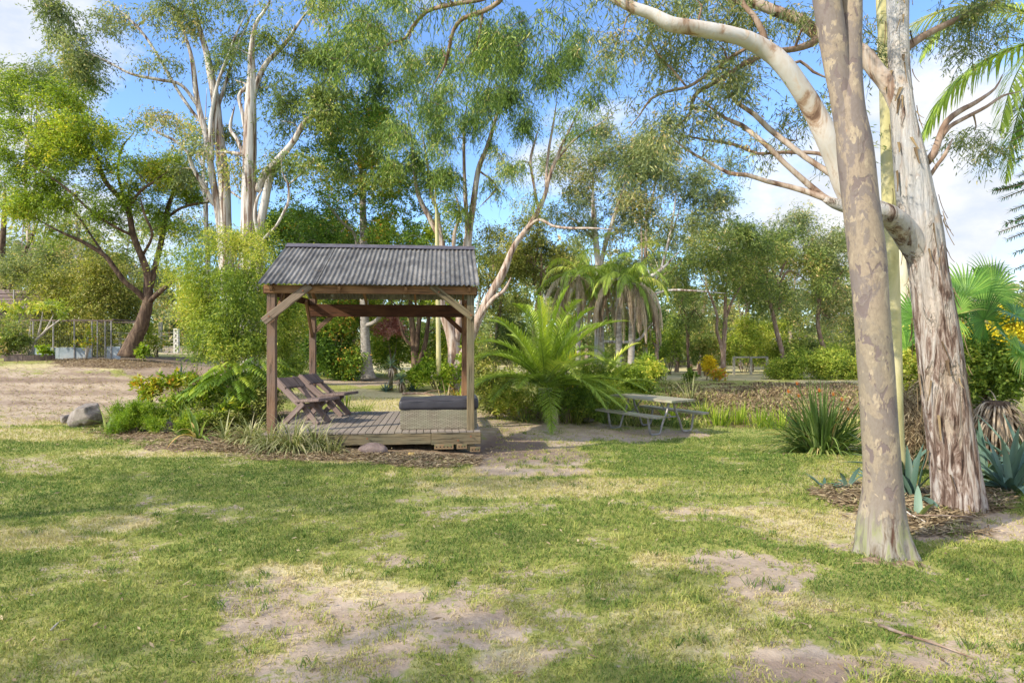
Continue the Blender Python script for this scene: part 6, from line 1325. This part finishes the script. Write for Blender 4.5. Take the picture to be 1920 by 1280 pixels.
plant('papyrus_clump', 'thin upright green grass clump at the back of the deck', 650, 13.2, 46, .75, .012, LM['bright'], arch=1.0, tilt=(2, 30), seg=7, spread=.16)
plant('papyrus_clump', 'thin upright green grass clump right of the other one behind the deck', 682, 13.4, 30, .6, .012, LM['bright'], arch=1.2, tilt=(2, 35), seg=7, spread=.14)
shrub('asparagus_fern', 'bright green feathery fern mound between boulder and dark rock', [(235,778,10.9,38,20,70),(275,780,10.8,34,20,60),(225,795,10.7,30,14,36),(290,795,10.6,26,14,30)], LM['bright'], 255, 10.8, k=170, L=.05, W=.008, sig=.055, droop=-.1, up=.2, stems=8)
shrub('asparagus_fern', 'smaller lime green feathery fern at the right of the dark round rock', [(352,795,10.3,22,12,30),(375,790,10.5,18,12,20)], LM['bright'], 360, 10.4, k=150, L=.05, W=.008, sig=.05, droop=-.1, up=.2, stems=6)
shrub('leafy_bed_shrub', 'fresh green leafy clump between the fern mound and lobed leaf plants', [(395,745,11.4,36,20,40),(330,762,11.6,24,14,24),(425,770,10.8,30,20,30)], LM['acacia'], 390, 11.2, k=50, L=.1, W=.035, sig=.09, droop=.1, up=.3, stems=8)
shrub('croton_shrub', 'orange and yellow leaved shrub behind the green fern', [(280,718,12.6,24,16,26),(270,740,12.4,18,12,12)], LM['croton'], 277, 12.6, k=30, L=.1, W=.04, sig=.07, stems=8, up=.3)
shrub('croton_shrub', 'yellow and pink leaved shrub left of the lobed leaf plant', [(330,715,12.8,16,12,16),(350,708,12.8,14,10,10)], LM['croton'], 335, 12.8, k=28, L=.1, W=.045, sig=.07, stems=6, up=.3)
shrub('bed_undergrowth', 'low mixed twiggy undergrowth in the middle of the garden bed', [(400,780,10.8,60,18,60),(460,760,11,40,24,50),(330,760,11.8,50,16,40),(500,730,12,26,34,40),(380,740,12.5,50,16,30)], LM['olive'], 410, 11.2, k=40, L=.07, W=.02, sig=.12, droop=.3, stems=16)
# big lobed philodendron
def lobed(label, px, Y, H, n_, size):
    b = at(px, Y); t = thing('lobed_leaf_plant', label, 'plant', b, 0, 'large lobed leaf plants in the garden bed'); lf = MB(); st = MB()
    for i in range(n_):
        az = i*2.4+rs.rand()*.5; ra = size*(.25+.75*math.sqrt((i+.5)/n_)); tip = b+np.array([math.cos(az)*ra, math.sin(az)*ra, H*(.95-.45*(ra/size)**2+.1*rs.rand())])
        tube(st, spline([b+rs.randn(3)*[.05, .05, 0], b+(tip-b)*[.35, .35, .6], tip], n=5), np.linspace(.014, .007, 11), 6, cap=False)
        d = nrm(np.array([math.cos(az), math.sin(az), -.45+.3*rs.rand()])); sd = np.cross(d, [0, 0, 1]); sd = nrm(sd); up_ = np.cross(sd, d); Lf = .3*(.8+.4*rs.rand()); r_ = rs.rand()
        for j in range(9):
            tt = j/8; pos = tip+d*Lf*(tt-.15)-up_*0.1*tt*tt
            for s in (-1, 1):
                ld = sd*s*(1-.5*tt)+d*(-.35+1.2*tt)+up_*.05; ribbons(lf, [pos], [ld], Lf*(.55-.25*tt)*(.85+.3*rs.rand()), .06, .9, 3, np.clip(r_+rs.randn()*.1, 0, 1), 2.2, .1)
    lf.build('leaf_blades', LM['glossy'], t, True, loc=b); st.build('stalks', LM['strap'], t, True, loc=b)
lobed('tall glossy lobed leaf plant left of the front left gazebo post', 446, 11.6, 1.2, 60, .75)
lobed('glossy lobed leaf plant behind the front left gazebo post', 492, 12.6, 1.25, 46, .7)
lobed('lower lobed leaf plant leaning toward the drive', 398, 12.0, .75, 24, .45)
# aloes behind the deck
def aloe(label, px, Y, h, L, n_=40):
    b = at(px, Y); t = thing('tree_aloe', label, 'plant', b, 0, 'aloes behind the gazebo'); mb = MB(); tp = b+np.array([0, 0, h]); tube(mb, [b, tp], [.06, .05], 8); mb.build('stem', M_STEM, t, True, loc=b)
    mb = MB(); rosette(mb, tp, n_, L, .06, arch=.9, tilt=(5, 100), seg=6, fold=.25, spread=.05, tone=.95); mb.build('leaves', LM['agave'], t, True, loc=b)
    mb = MB(); rosette(mb, tp-[0, 0, .08], 26, L*.95, .04, arch=3.5, tilt=(70, 120), seg=7, fold=.1, spread=.05); mb.build('dry_leaves', LM['deadpalm'], t, True, loc=b)
aloe('tall aloe with spiky blue green head and dry skirt', 733, 19, .75, .42)
aloe('short aloe right of the tall aloe', 752, 18.4, .38, .36)
plant('aloe_rosette', 'pale aloe rosette in front left of the tall aloe', 722, 18.6, 30, .4, .06, LM['agave'], tilt=(10, 80), arch=.8, spread=.08)
plant('aloe_rosette', 'aloe rosette furthest right under the dark multi stemmed tree', 775, 18.8, 30, .4, .06, LM['agave'], tilt=(10, 80), arch=.8, spread=.08)
plant('bromeliad_clump', 'reddish dry bromeliad clump at the foot of the weeping gum', 862, 17.5, 60, .6, .04, LM['croton'], tilt=(5, 70), arch=1.6, spread=.25)
plant('dry_fern_clump', 'tan dry frond clump left of the reddish bromeliads', 838, 17.0, 50, .7, .03, LM['drystem'], tilt=(5, 60), arch=2.0, spread=.25)
plant('grass_tussock', 'dry green tussock hugging the foot of the feather palm', 985, 14.2, 90, .5, .02, LM['strap'], 'grass plant', tilt=(5, 65), arch=2.0, spread=.3)
plant('grass_tussock', 'olive tussock under the right side of the feather palm', 1075, 14.6, 110, .55, .02, LM['olive'], 'grass plant', tilt=(5, 65), arch=2.0, spread=.45)
plant('grass_tussock', 'olive tussock left of the picnic table near bench', 1110, 15.3, 110, .5, .02, LM['olive'], 'grass plant', tilt=(5, 65), arch=2.0, spread=.5)
plant('grass_tussock', 'tall pale arching tussock on the pond side behind the table', 1295, 21, 50, 1.2, .02, LM['variegated'], 'grass plant', tilt=(5, 50), arch=1.6, spread=.3)
for px, Yp, lb, n_ in [(1345,15.2,'vivid green reed clump right behind the picnic table',90),(1385,15.6,'green reeds between the first reed clump and the middle reeds',70),(1425,15.0,'middle reeds at the pond edge',80),(1462,14.4,'green reeds left of the flax clump',70),(1260,16.2,'reeds seen under the picnic table top',60),(1320,16.8,'sparse reeds left of the vivid reed clump',50)]:
    plant('reed_clump', lb, px, Yp, n_, .62, .022, LM['bright'], 'reeds', 'reeds along the near pond edge', tilt=(2, 35), arch=.9, spread=.35, seg=5)
# flax / bird of paradise clump
b = at(1540, 10.3); fl = thing('bird_of_paradise_clump', 'large dark green sword leaved clump with orange flowers left of the spotted gum', 'plant', b)
mb = MB(); rosette(mb, b, 420, 1.1, .04, arch=1.7, tilt=(2, 82), seg=7, fold=.25, spread=.32); mb.build('leaves', LM['strap'], fl, True, loc=b)
mb = MB(); rosette(mb, b, 70, 1.2, .06, arch=.6, tilt=(2, 42), seg=7, fold=.25, spread=.3, tone=.3); mb.build('upright_leaves', LM['strap'], fl, True, loc=b)
for px, py, Yv in [(1494,722,10.1),(1478,737,10.1),(1497,745,10.0),(1578,752,10.0),(1590,770,9.9),(1536,735,10.1),(1562,742,10.0)]:
    h = P(px, py, Yv); mb = MB(); tube(mb, spline([b+[rs.randn()*.1, 0, .1], (b+h)/2+[0, 0, .15], h], n=5), .008, 5); fo = mb.build('flower_stalk', LM['strap'], fl, True, loc=b)
    mb = MB(); ribbons(mb, np.repeat(h[None], 6, 0), nrm(np.array([[.5, 0, 1], [.2, .2, 1], [-.1, 0, 1], [1, 0, .3], [.8, .1, .7], [-.3, -.2, .8]])), .075, .018, .2, 3, rs.rand(6), 2); mb.build('flower', LM['orange'], fo, True, loc=b)
# agaves
def agave(label, px, Y, n_, L, W, tilt=(5, 80), dz=0, arch=.9, tone=.5, base=None):
    b = at(px, Y) if base is None else base; b[2] += dz; mb = MB(); rosette(mb, b, n_, L, W, arch=arch, tilt=tilt, seg=9, fold=.22, spread=.06, taper=3.2, lv=.2, tone=tone)
    o = mb.build('agave', LM['agave'], None, True, loc=b); tag(o, label, 'agave', 'agaves around the ragged bark tree')
agave('large blue agave at the right edge with one tall upright leaf', 1895, 6.9, 34, .78, .08)
agave('blue agave between the right edge agave and the ragged trunk', 1850, 7.6, 30, .7, .07)
agave('agave rising furthest back at the right edge', 1925, 7.6, 24, .95, .085)
agave('green agave between spotted gum and ragged trunk', 1708, 6.55, 15, .62, .085, (5, 95))
agave('small agave low at the left foot of the ragged trunk', 1722, 5.85, 8, .38, .06, (20, 95), tone=.9)
agave('small agave offset left of the spotted gum trunk', 1640, 7.1, 16, .38, .055, (20, 85))
agave('row end small agave furthest left in the litter bed', 1545, 6.9, 9, .26, .045, (20, 80))
agave('small agave second from left in the litter bed', 1590, 7.0, 12, .32, .05, (20, 80))
agave('agave half hidden behind the spotted gum base', 1690, 7.6, 16, .7, .08)

# ================================================================ SHADE TREES OUTSIDE THE FRAME (cast the dappled shade)
def shade(label, x, y, h, cx, cy, cz, r, n_):
    b = np.array([x, y, gz(x, y)]); t = np.array([[x, y, b[2]-.1, .25], [x+.1, y+.1, h*.3, .2], [x+.3, y, h*.6, .14], [cx, cy, cz, .05]]); s = spline(t, n=6)
    c_ = np.array([cx, cy, cz])+nrm(rs.randn(n_, 3))*rs.rand(n_, 1)**.45*np.array(r)
    make_tree('shade_tree', label, 'tree', b, [s], [], M_WHITEGUM, LM['gum'], k=60, sig=.3, L=.17, W=.045, droop=.5, extra=c_, sides=10, group='trees left of the frame shading the lawn')
SH = [('tall gum left of the lawn nearest the camera', -9.5, -2.5, 7.5, -9.5, -3, 7.0, (3.2, 2.6, 2.2), 70),
      ('tall gum left of the lawn level with the gazebo', -12.5, 1.5, 8, -12, 1.2, 7.4, (2.6, 2.6, 2.2), 55),
      ('tall gum behind the camera on the left', -6.5, -7.5, 8, -6, -7, 7.5, (3.2, 2.4, 2.0), 60),
      ('low gum far left of the lawn', -14, -6.0, 9, -14, -6, 8, (3, 3, 2.4), 50)]
for a_ in SH: shade(*a_)
